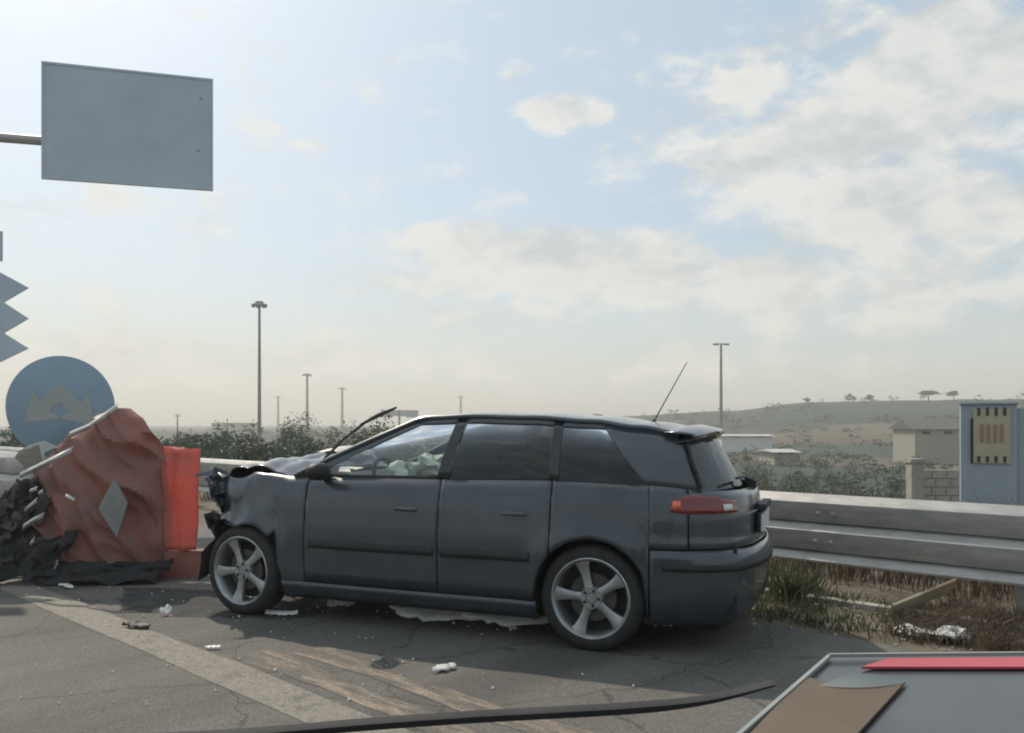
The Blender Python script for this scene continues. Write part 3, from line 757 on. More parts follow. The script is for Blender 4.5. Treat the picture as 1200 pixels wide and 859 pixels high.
zs = [1.49, 1.40, 1.28, 1.14, 1.0, .86, .72, .58, .44, .30, .16, .03]
xl = [-3.52, -3.74, -3.90, -4.02, -4.18, -4.28, -4.22, -4.26, -4.18, -4.10, -4.06, -4.0]
xr = [-3.40, -3.26, -3.17, -3.12, -3.08, -3.05, -3.02, -3.02, -3.0, -3.0, -3.02, -3.05]
def fine(a): return [float(q) for q in np.interp(np.linspace(0, len(a) - 1, 56), range(len(a)), a)]
zf, lf, rf = fine(zs), fine(xl), fine(xr)
fr_ = hull(0, list(zip(lf, zf)), list(zip(rf, zf)), 7.33, .22, 1.3, .15)
bk_ = hull(0, list(zip([a - .12 for a in lf], zf)), list(zip([a - .34 for a in rf], [z * .97 for z in zf])), 7.80, -.05, 5.3, .12)
m_ = MB(); m_.grid(fr_); m_.grid(bk_, flip=True); m_.grid([[a[0] for a in fr_], [a[0] for a in bk_]]); m_.grid([[a[-1] for a in bk_], [a[-1] for a in fr_]]); m_.grid([fr_[0], bk_[0]], flip=True)
m_.build('shell', MT['redp'], rb, True, 1e-4)
# folded steel edges still hanging on it, their sunlit gleam put in as white
def ribbon(pts, w, mat, parent, name, tw=(0, 0, 1), org=None):
    rows = []
    for p in pts:
        p = Vector(p) - parent.location; rows.append([p, p + Vector(tw) * w * .5 + Vector((0, -.02, 0)), p + Vector(tw) * w])
    o = MB().grid(rows).build(name, mat, parent, True); md = o.modifiers.new('thick', 'SOLIDIFY'); md.thickness = .006; return o
for pts, w in (([PX(82, 512, 7.1), PX(105, 502, 7.05), PX(138, 478, 7.2)], .045), ([PX(24, 560, 7.1), PX(55, 545, 7.0), PX(85, 530, 7.05)], .05),
               ([PX(28, 620, 7.1), PX(40, 612, 7.05), PX(52, 606, 7.1)], .05), ([PX(30, 600, 7.2), PX(44, 588, 7.1)], .04), ([PX(36, 577, 7.0), PX(44, 574, 6.98)], .03), ([PX(46, 580, 7.0), PX(51, 577, 7.0)], .03), ([PX(36, 640, 6.95), PX(41, 634, 6.95)], .04), ([PX(78, 582, 6.95), PX(88, 588, 6.93)], .025), ([PX(64, 668, 6.9), PX(68, 660, 6.9)], .03), ([PX(12, 590, 7.3), PX(22, 590, 7.3)], .03)):
    ribbon(pts, w, MT['white'], rb, 'bent_steel_edge', (.25, -.3, .9))
dia = [PX(133, 561, 7.02), PX(149, 590, 6.98), PX(137, 630, 6.98), PX(115, 596, 7.02)]
MB().prism([p - rb.location for p in dia], (0, .02, 0)).build('diamond_plate', MT['diamond'], rb)
for k, (c, a, b_, amp) in enumerate([((-4.26, 7.25, .66), (.42, .15, .1), (.1, .1, .42), .13), ((-4.35, 7.3, .42), (.55, .1, -.1), (.15, .2, .35), .14), ((-4.1, 7.0, .22), (.6, .1, .05), (.1, .2, .30), .12), ((-3.5, 7.02, .10), (1.1, .1, .0), (.1, .25, .14), .07), ((-4.45, 7.4, .2), (.7, .2, .0), (.1, .2, .3), .12)]):
    o = MB().grid([[p - rb.location for p in r] for r in shard(c, a, b_, amp * .8, 40 + k, 22, 16)]).build('crumpled_steel', MT['oldsteel' if k in (0, 1) else 'dark'], rb, True); md = o.modifiers.new('t', 'SOLIDIFY'); md.thickness = .006
# loose translucent red sheet leaning beside it
rsx = empty('red_panel', (-2.9, 7.25, 0)); tag(rsx, 'translucent orange red plastic panel standing between the barrier and the car', 'panel')
rows = []
for i in range(19):
    t = i / 18; row = []
    for k in range(11):
        s_ = k / 10; q = Vector((t * 2, s_ * 2, 7)); a = PX(190 + 45 * s_, 523 + 3 * s_, 7.4); b_ = PX(193 + 36 * s_, 645, 7.25)
        b_.z = max(b_.z, .05); row.append(a.lerp(b_, t) + Vector((0, .07 * noise.noise(q) + .02 * math.sin(s_ * 9), .012 * noise.noise(q * 3))) - rsx.location)
    rows.append(row)
o = MB().grid(rows).build('sheet', MT['redsheet'], rsx, True); md = o.modifiers.new('t', 'SOLIDIFY'); md.thickness = .006
MB().box((.02, .08, .12), (.34, .12, .24)).build('foot', MT['redp'], rsx)
# blue keep-either-side disc
bs = empty('round_sign', (PX(71, 472, 8.1).x, 8.1, 0)); tag(bs, 'round blue traffic sign with pale arrows behind the crushed barrier', 'traffic sign')
cz = PX(71, 477, 8.1).z
disc = MB().lathe([(.0, -.012), (.492, -.012), (.50, -.006), (.50, .012), (0, .012)], 64, 'y').build('disc', MT['blue'], bs, True); disc.location = (0, 0, cz); disc.rotation_euler = (R(2), R(3), R(8))
for sg in (1, -1):
    a = MB(); d = Vector((-.72 * sg, 0, -.69)).normalized(); n_ = Vector((-d.z, 0, d.x)); o_ = Vector((.03 * sg, -.0155, .17))
    L_ = .50; hw = .065
    if sg > 0: pts = [o_ + n_ * hw, o_ - n_ * hw, o_ + d * .24 - n_ * hw, o_ + d * .20 - n_ * .19, o_ + d * L_, o_ + d * .20 + n_ * .19, o_ + d * .24 + n_ * hw]
    else: pts = [o_ + n_ * hw + Vector((0, -.001, 0)), o_ - n_ * hw + Vector((0, -.001, 0)), o_ + d * .24 - n_ * hw, o_ + d * .20 - n_ * .19, o_ + d * L_, o_ + d * .20 + n_ * .19, o_ + d * .24 + n_ * hw]
    a.poly(pts); a.build('arrow', MT['signwhite'], disc)
MB().tube([(0, .035, -.1), (0, .035, cz + .3)], .03, 12).build('post', MT['galv'], bs)
# saw-toothed chevron panel at the frame edge
ch = empty('chevron_sign', (PX(-45, 400, 8.6).x, 8.6, 0)); tag(ch, 'grey chevron sign with three pointed teeth above the blue disc', 'traffic sign')
def cp(px, py): return PX(px, py, 8.6) - ch.location
pts = [cp(-90, 306), cp(0, 319), cp(33, 337), cp(4, 354), cp(33, 373), cp(4, 390), cp(33, 408), cp(0, 424), cp(-90, 424)]
MB().prism(pts, (0, .02, 0)).build('panel', MT['signback'], ch)
MB().tube([cp(-45, 300) * 1 + Vector((0, .06, 0)), Vector((cp(-45, 300).x, .06, -.1))], .03, 12).build('post', MT['galv'], ch)
MB().prism([cp(-30, 268), cp(2, 271), cp(2, 306), cp(-30, 306)], (0, .02, 0)).build('upper_plate', MT['signback'], ch)
# cantilever direction sign
Ya, Yb = 14.0, 14.72
q = [PX(49, 72, Ya), PX(248, 94, Yb), PX(250, 224, Yb), PX(50, 209, Ya)]
bs2 = empty('gantry_sign', (-11.2, 13.2, 0)); tag(bs2, 'large blank grey sign panel held out on a cantilever arm', 'road sign')
d = (q[1] - q[0]); d.z = 0; d.normalize(); nrm = Vector((-d.y, d.x, 0))
w_, h_ = 2.72, (q[0].z - q[3].z)
def sp3(a, z, off=0): return q[0] + d * a + Vector((0, 0, z)) + nrm * off - bs2.location
pan = MB().prism([sp3(0, -h_), sp3(w_, -h_), sp3(w_, 0), sp3(0, 0)], nrm * .03).build('panel', MT['signback'], bs2)
fr2 = MB()
for a0, a1, z0, z1 in ((-.005, w_ + .005, -.035, .005), (-.005, w_ + .005, -h_ - .005, -h_ + .035), (-.005, .035, -h_ + .035, -.035), (w_ - .035, w_ + .005, -h_ + .035, -.035)):
    fr2.prism([sp3(a0, z0, -.012), sp3(a1, z0, -.012), sp3(a1, z1, -.012), sp3(a0, z1, -.012)], nrm * .055)
fr2.build('edge_profile', MT['signback'], pan)
for a_, z_ in ((w_ - .20, -.36), (w_ - .24, -1.28)):
    MB().lathe([(0, .012), (.022, .01), (.03, 0)], 10, 'z').build('rivet', MT['galv'], pan).matrix_local = Matrix.Translation(sp3(a_, z_, -.001)) @ (-nrm).to_track_quat('Z', 'Y').to_matrix().to_4x4()
az_ = PX(49, 163, Ya).z - q[0].z
st_ = sp3(w_ * .8, az_, .09); en_ = Vector((0, 0, st_.z))
MB().tube([st_, en_], [.075, .085], 12).build('arm', MT['galv'], bs2)
MB().tube([(0, 0, 0), (0, 0, 7.2)], [.16, .11], 16).build('mast', MT['galv'], bs2)

# ------------------------------------------------------------------ high-mast lights
def mast(px, ytop, head_px, Hm, label, style):
    Y = (Hm - CAMH) / (HY - ytop) * F; x = (px - 600) / F * Y; z0 = ht(x, Y)
    e = empty('light_mast', (x, Y, z0)); tag(e, label, 'light mast', 'tall motorway light masts')
    top = Hm - z0; hw = head_px / F * Y / 2
    MB().tube([(0, 0, -.5), (0, 0, top * .5), (0, 0, top)], [.0016 * Y + .12, .0014 * Y + .08, .0011 * Y + .05], 10).build('pole', MT['mast'], e)
    if style == 'ring':
        r = MB().lathe([(.15, .5), (hw * .5, .45), (hw * .55, .05), (hw, -.1), (hw, -.45), (hw * .6, -.4), (.15, -.3)], 20, 'z').build('lamp_ring', MT['mast'], e)
        r.location = (0, 0, top)
        for k in range(6):
            a = math.pi * k / 3; MB().box((math.cos(a) * hw * .8, math.sin(a) * hw * .8, top - .55), (.5, .5, .3)).build('floodlight', MT['mast'], e)
    else:
        MB().box((0, 0, top), (hw * 2, .4, .28)).build('crossarm', MT['mast'], e)
        for k in (-1, -.55, .55, 1): MB().box((k * (hw - .4), 0, top - .25), (.75, .6, .3)).build('floodlight', MT['mast'], e)
mast(304, 356, 18, 25, 'tallest light mast with round lamp ring beyond the crashed car', 'ring')
mast(360, 439, 12, 25, 'light mast right of the tallest one, rising over the bushes', 'ring')
mast(401, 455, 10, 25, 'light mast just left of the bent wiper', 'ring')
mast(326, 465, 8, 25, 'smallest far light mast among the bushes', 'ring')
mast(540, 465, 9, 25, 'far light mast showing above the black car roof', 'ring')
mast(845, 403, 19, 25, 'light mast with flat crossarm behind the car tail', 'cross')

# ------------------------------------------------------------------ far buildings, gantry
gy = 300; gx = (468 - 600) / F * gy
ga = empty('motorway_gantry', (gx, gy, ht(gx, gy))); tag(ga, 'far gantry with two dark sign panels seen left of the car roof', 'gantry'); gz = ga.location.z
MB().box((0, 0, (6.3 + gz - gz * 2 - 0) / 2), (.7, .5, 6.3 - gz)).build('post', MT['mast'], ga)
MB().box((0, .4, 5.3 - gz), (13.6, .5, 2.2)).build('board', MT['signwhite'], ga)
for k in (-1, 1): MB().box((k * 4.6, 0, 4.9 - gz), (4.1, .25, 2.3)).build('sign_panel', MT['cabinet'], ga)
def shed(px0, px1, ybase, yeave, yridge, Y, label, name='farm_shed', wall='white', roofm='roof_grey'):
    x0, x1 = (px0 - 600) / F * Y, (px1 - 600) / F * Y; zb_ = CAMH - (ybase - HY) / F * Y; ze = CAMH - (yeave - HY) / F * Y; zr = CAMH - (yridge - HY) / F * Y
    e = empty(name, ((x0 + x1) / 2, Y, zb_)); tag(e, label, 'building'); w = (x1 - x0); dpt = max(6, w * .4)
    zg = min(ht(x0, Y), ht(x1, Y)) - zb_ - .5
    MB().box((0, dpt / 2, (ze - zb_ + zg) / 2), (w, dpt, ze - zb_ - zg)).build('wall', MT[wall], e)
    MB().prism([(-w / 2 - .4, -.5, ze - zb_ + .003), (-w / 2 - .4, dpt / 2, zr - zb_), (-w / 2 - .4, dpt + .5, ze - zb_ + .003)], (w + .8, 0, 0)).build('roof', MT[roofm], e)
    n = max(2, int(w / 4))
    for k in range(n):
        MB().box((-w / 2 + w * (k + .5) / n, -.02, (ze - zb_) * .5), (w / n * .35, .06, (ze - zb_) * .4)).build('window', MT['dark'], e)
MT['roof_grey'] = pm('grey_roof', (.10, .10, .10), (.15, .145, .14), 2, rough=.8)
MT['roof_pale'] = pm('pale_sheet_roof', (.42, .42, .40), (.52, .52, .49), 2, rough=.6)
shed(1072, 1124, 511, 503, 491, 105, 'white walled farm building with dark roof left of the grey cabinet', 'farm_shed', 'concrete')
shed(846, 905, 513, 511, 509, 135, 'long low pale shed in the fields behind the car tail', 'long_shed', 'white', 'roof_pale')
shed(908, 934, 533, 530, 527, 95, 'small pale roofed shed among scrub behind the guard rail', 'small_shed', 'concrete', 'roof_pale')
shed(248, 300, 501, 496, 495, 420, 'far flat building left of the tallest light mast', 'far_building', 'concrete', 'roof_grey')
# power pole
up = empty('utility_pole', ((208 - 600) / F * 200, 200, ht((208 - 600) / F * 200, 200))); tag(up, 'thin utility pole in the hedge right of the crushed barrier', 'utility pole')
zt = CAMH + 12 / F * 200 - up.location.z
MB().tube([(0, 0, 0), (0, 0, zt)], [.2, .14], 8).build('pole', MT['mast'], up); MB().box((0, 0, zt - .5), (1.6, .15, .15)).build('crossarm', MT['mast'], up)
# concrete pillar and low wall behind the rail
def stand(px, Y): x = (px - 600) / F * Y; return Vector((x, Y, ht(x, Y)))
cpz = stand(1072, 11); pi_ = empty('gate_pillar', cpz); tag(pi_, 'pale concrete pillar behind the guard rail', 'pillar')
hz_ = CAMH - (541 - HY) / F * 11 - cpz.z
MB().box((0, 0, hz_ / 2 - .1), (.16, .16, hz_ + .2)).build('shaft', MT['concrete'], pi_); MB().box((0, 0, hz_ + .015), (.20, .20, .05)).build('cap', MT['concrete'], pi_)
cw = stand(1100, 11.1); lw = empty('low_wall', cw); tag(lw, 'low pale block wall between the pillar and the grey cabinet', 'wall')
hh = CAMH - (550 - HY) / F * 11.1 - cw.z
blk = MB().box((0, 0, 0), (.188, .12, .108)).mesh('block')
nrow = int((hh + .12) / .115)
for r in range(nrow):
    for k in range(3):
        obj('block', blk, MT['concrete'], lw, (-.22 + k * .196 + (.05 if r % 2 else 0), .004 * ((r * 7 + k * 3) % 3), hh - .06 - r * .115))
# grey cabinet
Yc = 9.2; c0 = Vector(((1156 - 600) / F * Yc, Yc, 0)); c0.z = ht(c0.x, c0.y)
cb = empty('utility_cabinet', c0, R(-27)); tag(cb, 'tall grey steel cabinet with ochre louvred panel behind the guard rail', 'cabinet')
zt = CAMH + (HY - 474) / F * Yc - c0.z; zb_ = -.15
MB().box((0.02, .25, (zt + zb_) / 2), (.54, .5, zt - zb_)).build('housing', MT['cabinet'], cb)
MB().box((.02, .24, zt + .012), (.57, .54, .02)).build('lid', MT['cabinet'], cb)
MB().box((.345, .28, (zt + zb_) / 2 - .02), (.10, .44, zt - zb_ - .05)).build('side_box', MT['cabinet'], cb)
lc = CAMH - (511 - HY) / F * Yc - c0.z
lp = MB().box((.05, -.012, lc), (.36, .024, .60)).build('louvre_panel', MT['ochre'], cb)
for k in range(4):
    MB().box((-.075 + .083 * k, -.026, lc + .27), (.03, .008, .09)).build('slot', MT['oldsteel'], lp)
    MB().box((-.075 + .083 * k, -.026, lc - .255), (.03, .008, .07)).build('slot', MT['oldsteel'], lp)
for k in range(4):
    MB().box((-.045 + .063 * k, -.03, lc + .03), (.028, .014, .20)).build('rib', MT['rust'], lp)
MB().box((-.142, -.02, lc - .05), (.022, .03, .5)).build('hinge', MT['black'], lp)

# ------------------------------------------------------------------ vegetation
def leaf_cloud(b, c, r, n, size, rng, clumps=18, flat=1.0):
    cs = []
    for _ in range(clumps):
        while True:
            p = Vector((rng.uniform(-1, 1), rng.uniform(-1, 1), rng.uniform(-1, 1)))
            if p.length < 1: break
        cs.append((Vector((p.x * r[0], p.y * r[1], p.z * r[2])) * .85, rng.uniform(.25, .5)))
    for i in range(n):
        k, rr = cs[i % clumps]; d = Vector((rng.gauss(0, 1), rng.gauss(0, 1), rng.gauss(0, 1))).normalized() * rng.random() ** .45
        p = Vector(c) + k + Vector((d.x * r[0] * rr, d.y * r[1] * rr, d.z * r[2] * rr))
        a = Vector((rng.gauss(0, 1), rng.gauss(0, 1), rng.gauss(0, .8))).normalized(); bb = a.cross(Vector((rng.gauss(0, 1), rng.gauss(0, 1), rng.gauss(0, 1)))).normalized()
        s = size * rng.uniform(.6, 1.4); b.quad(p - a * s, p + bb * s * .35, p + a * s, p - bb * s * .35)
def bush(name, label, base, r, n, size, mat, seed, cat='shrub', group=None, trunk=None, lift=.0, clumps=18):
    rng = random.Random(seed); e = empty(name, base); tag(e, label, cat, group)
    b = MB(); leaf_cloud(b, (0, 0, lift + r[2] * .9), r, n, size, rng, clumps); b.build('crown', mat, e)
    t = MB(); th = trunk or .03 * r[0] + .02
    for k in range(5):
        a = rng.uniform(0, 6.28); q = Vector((math.cos(a) * r[0] * .5, math.sin(a) * r[1] * .5, lift + r[2] * rng.uniform(.8, 1.3)))
        t.tube([(math.cos(a) * th, math.sin(a) * th, -.2), (q.x * .3, q.y * .3, lift + r[2] * .45), tuple(q)], [th, th * .7, th * .2], 5)
    t.build('trunk', MT['bark'], e); return e
def bush_px(px, ytop, wpx, Y, label, mat, seed, n=1500, name='shrub', size=None, cat='shrub', group='shrubs beyond the shoulder', hmin=.0):
    p = stand(px, Y); top = CAMH - (ytop - HY) / F * Y; h = max(.5, top - p.z); w = wpx / F * Y / 2
    return bush(name, label, p, (w, w * .8, h * .52), n, size or w * .05, mat, seed, cat, group)
bl = [(225, 508, 130, 26, 'leaf_b', 'wide olive shrub right behind the orange panel'), (285, 503, 120, 27, 'leaf_a', 'wide shrub filling the gap under the tallest mast'), (430, 503, 120, 25, 'leaf_b', 'wide shrub behind the windscreen pillar'), (330, 500, 110, 26, 'leaf_b', 'olive shrub between the two tallest masts'), (205, 500, 90, 38, 'leaf_a', 'low hedge shrub behind the red panel'), (262, 499, 80, 34, 'leaf_b', 'dull green shrub left of the tallest mast'), (318, 484, 80, 30, 'leaf_a', 'dense shrub at the foot of the tallest light mast'),
      (352, 480, 62, 29, 'leaf_a', 'taller leafy shrub with uneven top right of the tallest mast'), (400, 492, 84, 33, 'leaf_b', 'rounded shrub behind the bent wiper'), (455, 496, 90, 40, 'leaf_a', 'dark shrub behind the windscreen of the car'),
      (160, 506, 70, 45, 'leaf_b', 'small far shrub behind the crushed barrier'), (20, 503, 120, 36, 'leaf_a', 'low shrub mass behind the round blue sign'), (100, 503, 100, 40, 'leaf_b', 'shrub between the blue sign and the barrier'),
      (300, 512, 120, 22, 'leaf_b', 'nearer olive shrub in front of the tallest mast'), (240, 514, 90, 21, 'leaf_a', 'nearer dark shrub behind the crushed bonnet'), (365, 514, 110, 20, 'leaf_a', 'broad shrub behind the buckled bonnet'),
      (925, 522, 62, 17, 'leaf_a', 'dark shrub behind the guard rail beside the car tail'), (890, 528, 60, 20, 'leaf_b', 'scrubby bush behind the rear window'), (880, 522, 50, 26, 'leaf_b', 'greyish bush further back behind the rear window'),
      (1000, 536, 60, 22, 'leaf_b', 'olive scrub bush beyond the guard rail'), (1045, 545, 60, 18, 'leaf_b', 'low brown green bush left of the concrete pillar'), (965, 535, 40, 30, 'leaf_a', 'small dark round bush in the field'),
      (520, 500, 120, 44, 'leaf_b', 'shrub seen through the car windows'), (600, 500, 140, 50, 'leaf_a', 'far hedge shrub behind the car roof'), (700, 500, 140, 48, 'leaf_b', 'far scrub shrub behind the rear pillar'),
      (1195, 520, 60, 13, 'leaf_b', 'pale scrubby bush right of the grey cabinet')]
for k, (px, yt_, w_, Y, mt_, lb) in enumerate(bl): bush_px(px, yt_, w_, Y, lb, MT[mt_], 100 + k, n=4200)
# far trees on the ridge
def ridge_tree(px, wpx, hpx, label, seed, umbrella):
    az = math.atan((px - 600) / F); r = 408; x, y = r * math.sin(az), r * math.cos(az); z = ht(x, y); s_ = y / F
    e = empty('umbrella_pine' if umbrella else 'ridge_tree', (x, y, z)); tag(e, label, 'tree', 'trees along the far ridge'); rng = random.Random(seed)
    w = wpx * s_ / 2; h = hpx * s_; b = MB()
    if umbrella:
        leaf_cloud(b, (0, 0, h * .70), (w, w, h * .30), 900, w * .12, rng, 22); b.build('crown', MT['leaf_pine'], e)
        MB().tube([(0, 0, -2), (0, 0, h * .5), (w * .05, 0, h * .7)], [w * .07, w * .05, w * .03], 6).build('trunk', MT['bark'], e)
    else:
        leaf_cloud(b, (0, 0, h * .55), (w, w, h * .5), 600, w * .16, rng, 14); b.build('crown', MT['leaf_pine'], e)
        MB().tube([(0, 0, -2), (0, 0, h * .5)], [w * .09, w * .05], 6).build('trunk', MT['bark'], e)
for i, (px, w, h, lb, um) in enumerate([(1088, 23, 12, 'wide umbrella pine on the far ridge', True), (1118, 17, 10, 'smaller umbrella pine right of the wide one on the ridge', True), (994, 8, 9, 'pointed dark tree on the ridge', False),
     (1000, 7, 7, 'small tree beside the pointed one on the ridge', False), (1019, 14, 7, 'rounded low tree on the ridge left of the pines', False), (945, 9, 5, 'tiny bump of trees on the ridge above the fields', False), (700, 12, 6, 'low tree on the ridge just above the car roof', False), (672, 8, 4, 'tiny tree on the ridge left end', False)]): ridge_tree(px, w, h, lb, 300 + i, um)
# scattered scrub over the fields, too much to count
rng = random.Random(5); b = MB()
for k in range(750):
    az = rng.uniform(-.62, .62); r = 45 * (8.5 ** rng.random()); x, y = r * math.sin(az), r * math.cos(az)
    if x * V.x + y * V.y < 30: continue
    s = rng.uniform(.5, 1.3) * (1 + r / 300); leaf_cloud(b, (x, y, ht(x, y) + s * .35), (s * rng.uniform(.9, 2.4), s, s * .65), 80, s * .15, rng, 6)
o = b.build('field_scrub', MT['leaf_b']); tag(o, 'scattered dark scrub and olive trees over the fields', 'scrub', kind='stuff')
# weeds
def blades(b, c, n, h, spread, rng, lean=.5, w=.006):
    for _ in range(n):
        p = Vector(c) + Vector((rng.gauss(0, spread), rng.gauss(0, spread), 0)); hh_ = h * rng.uniform(.45, 1.2); a = rng.uniform(0, 6.28); l = Vector((math.cos(a), math.sin(a), 0)) * lean * hh_ * rng.random()
        sd_ = Vector((-math.sin(a + 1), math.cos(a + 1), 0)) * w * rng.uniform(.6, 1.5)
        m1 = p + l * .35 + Vector((0, 0, hh_ * .6)); t_ = p + l + Vector((0, 0, hh_))
        n0 = len(b.v); b.v += [tuple(p - sd_), tuple(p + sd_), tuple(m1 + sd_ * .8), tuple(m1 - sd_ * .8), tuple(t_)]; b.f += [(n0, n0 + 1, n0 + 2, n0 + 3), (n0 + 3, n0 + 2, n0 + 4)]
rng = random.Random(11); b = MB()
for k in range(620):                                   # dry brown weeds at the right end of the verge and behind the rail
    u = rng.uniform(-1.2, 2.3); v = rng.uniform(5.45, 6.6); p = RD(u, v)
    if rng.random() > sstep(1.95, 1.6, u): continue
    blades(b, (p.x, p.y, ht(p.x, p.y) - .01), 22, .13, .05, rng, 1.3, .0035)
for k in range(900):
    u = rng.uniform(-3, 14); v = rng.uniform(6.95, 9.5); p = RD(u, v); blades(b, (p.x, p.y, ht(p.x, p.y) - .02), 16, .42 + .25 * noise.noise(p * .8) + .12 * (v - 6.7), .12, rng, .7, .005)
o = b.build('dry_weeds', MT['dry']); tag(o, 'dry brown weeds along the verge under and behind the guard rail', 'weeds', kind='stuff')
b = MB()
for k in range(330):
    u = rng.uniform(1.8, 4.6); v = rng.uniform(5.35, 6.5); p = RD(u, v); blades(b, (p.x, p.y, ht(p.x, p.y) - .01), 14, .09, .05, rng, 1.0, .004)
o = b.build('verge_grass', MT['grass']); tag(o, 'thin short grass on the verge beside the car tail', 'grass', kind='stuff')
for i, (px, py, h, n, lb) in enumerate([(925, 708, .30, 150, 'bright green weed clump at the car tail under the rail'), (948, 700, .20, 90, 'smaller green weed right of the bright clump')]):
    Y = CAMH * F / (py - HY); x = (px - 600) / F * Y; e = empty('weed_clump', (x, Y, ht(x, Y))); tag(e, lb, 'plant'); b = MB(); blades(b, (0, 0, -.01), n, h, .07, rng, 1.1, .006); b.build('leaves', MT['grass'], e)

# ------------------------------------------------------------------ debris
def gnd(px, py): Y = CAMH * F / (py - HY); return Vector(((px - 600) / F * Y, Y, 0.012))
def debris(name, label, px, py, L_, w, h, rz, mat, seed, cat='debris', curve=.0, group=None):
    p = gnd(px, py); rows = []; nx = 14
    for i in range(nx):
        t = i / (nx - 1) - .5; row = []
        ww = w * (1 - .75 * abs(2 * t) ** 2.2) * (1 + .8 * noise.noise(Vector((t * 9, seed, 0))))
        for k in range(5):
            s_ = k / 4 - .5; z = .55 * h * (.5 + s_) + .25 * h * (1 - (2 * s_) ** 2) + .9 * h * abs(noise.noise(Vector((t * 5, s_ * 2.2, seed)))) 
            row.append((t * L_, s_ * ww + curve * t * t * L_ + .12 * w * noise.noise(Vector((t * 4, 0, seed))), z))
        rows.append(row)
    o = MB().grid(rows).build(name, mat, None, True, loc=p, rot=(0, 0, R(rz))); md = o.modifiers.new('t', 'SOLIDIFY'); md.thickness = .004
    tag(o, label, cat, group); return o
# broken sill trim lying under the doors
for i, (px, py, L_, w, rz, lb) in enumerate([(522, 728, .70, .15, -9, 'long broken white trim piece on the ground below the front door'), (594, 736, .62, .12, -12, 'white trim strip overlapping the long piece near the rear wheel'), (470, 720, .16, .13, 0, 'small curled white trim piece left of the long one')]):
    o = debris('broken_trim', lb, px, py, L_, w, .035, rz, MT['white'], 3 + i * 2.7, 'car trim', .05); o.location.z += .03 + .012 * i; o.rotation_euler.x = R(24)
for i, (px, py, L_, w, h, rz, lb) in enumerate([(400, 711, .20, .13, .06, 10, 'white bent plastic fragment between the wheels'), (330, 722, .24, .07, .025, -8, 'flat white shard beside the front wheel'), (365, 700, .12, .05, .02, 5, 'thin white splinter under the front door'), (770, 735, .20, .10, .05, -25, 'grey wedge fragment behind the rear wheel'),
     (520, 787, .16, .06, .02, 40, 'pale splintered fragment on the asphalt below the rear wheel'), (194, 722, .08, .06, .05, 0, 'small bright metal fragment left of the front wheel'), (160, 737, .22, .07, .03, -20, 'dark torn strip by the edge line'), (250, 762, .10, .03, .012, 0, 'short white splinter next to the edge line'), (75, 688, .40, .05, .02, -42, 'long pale splinter on the edge line near the barrier'), (600, 740, .08, .05, .03, 60, 'small chip behind the trim strip')]):
    debris('fragment', lb, px, py, L_, w, h, rz, MT['black'] if 'dark' in lb else MT['white'], 31 + i * 1.9)
# crumbs of glass and plastic
rng = random.Random(3); b = MB()
for k in range(200):
    px = rng.gauss(300, 190); py = 690 + 145 * rng.random() ** 1.5
    if not (10 < px < 900): continue
    p = gnd(px, py); s = rng.uniform(.003, .011) * (1.6 if rng.random() < .08 else 1); a = rng.uniform(0, 3.14)
    q0 = [Vector((math.cos(a + t_) * s * rng.uniform(.6, 1.3), math.sin(a + t_) * s, 0)) for t_ in (0, 2.1, 4.2)]; top = p + Vector((0, 0, s * rng.uniform(.4, 1.2)))
    n0 = len(b.v); b.v += [tuple(p + q_ - Vector((0, 0, .002))) for q_ in q0] + [tuple(top)]; b.f += [(n0, n0 + 1, n0 + 3), (n0 + 1, n0 + 2, n0 + 3), (n0 + 2, n0, n0 + 3)]
o = b.build('glass_crumbs', MT['white']); tag(o, 'crumbs of broken glass and plastic on the asphalt', 'debris', kind='stuff')
# leaning tan board, litter on the verge
p0, p1 = gnd(1040, 724), PX(1113, 692, 5.95)
bd = empty('leaning_board', p0); tag(bd, 'tan board leaning against the guard rail foot on the verge', 'board')
d = p1 - p0; sdv = Vector((.3, -.25, .55)).normalized(); sdv = (sdv - d.normalized() * sdv.dot(d.normalized())).normalized()
MB().prism([Vector((0, 0, 0)) - sdv * .0, d, d + sdv * .13, sdv * .13], d.cross(sdv).normalized() * .018).build('plank', MT['board'], bd)
for i, (px, py, s, lb) in enumerate([(1062, 744, .055, 'crumpled white litter on the verge left of the dry weeds'), (1078, 748, .05, 'second crumpled scrap of litter on the verge'), (1115, 752, .085, 'largest pale crumpled litter heap at the edge of the dry weeds'), (1018, 715, .035, 'tiny white scrap on the kerb')]):
    p = gnd(px, py); o = MB().grid(blob((0, 0, s * .45), (s * 1.3, s, s * .5), .8, 50 + i, 14, 9), closed=True).build('litter', MT['white'], None, False, loc=p); tag(o, lb, 'litter')
rng = random.Random(8); b = MB()
for k in range(260):
    u = rng.uniform(-.5, 4.5); v = rng.uniform(5.15, 6.4); p = RD(u, v); s = rng.uniform(.006, .022); b.box((p.x, p.y, ht(p.x, p.y) + s * .2), (s * 1.5, s, s * .8), Matrix.Rotation(rng.uniform(0, 3), 3, 'Z'))
o = b.build('gravel', MT['concrete']); tag(o, 'loose gravel along the verge', 'gravel', kind='stuff')

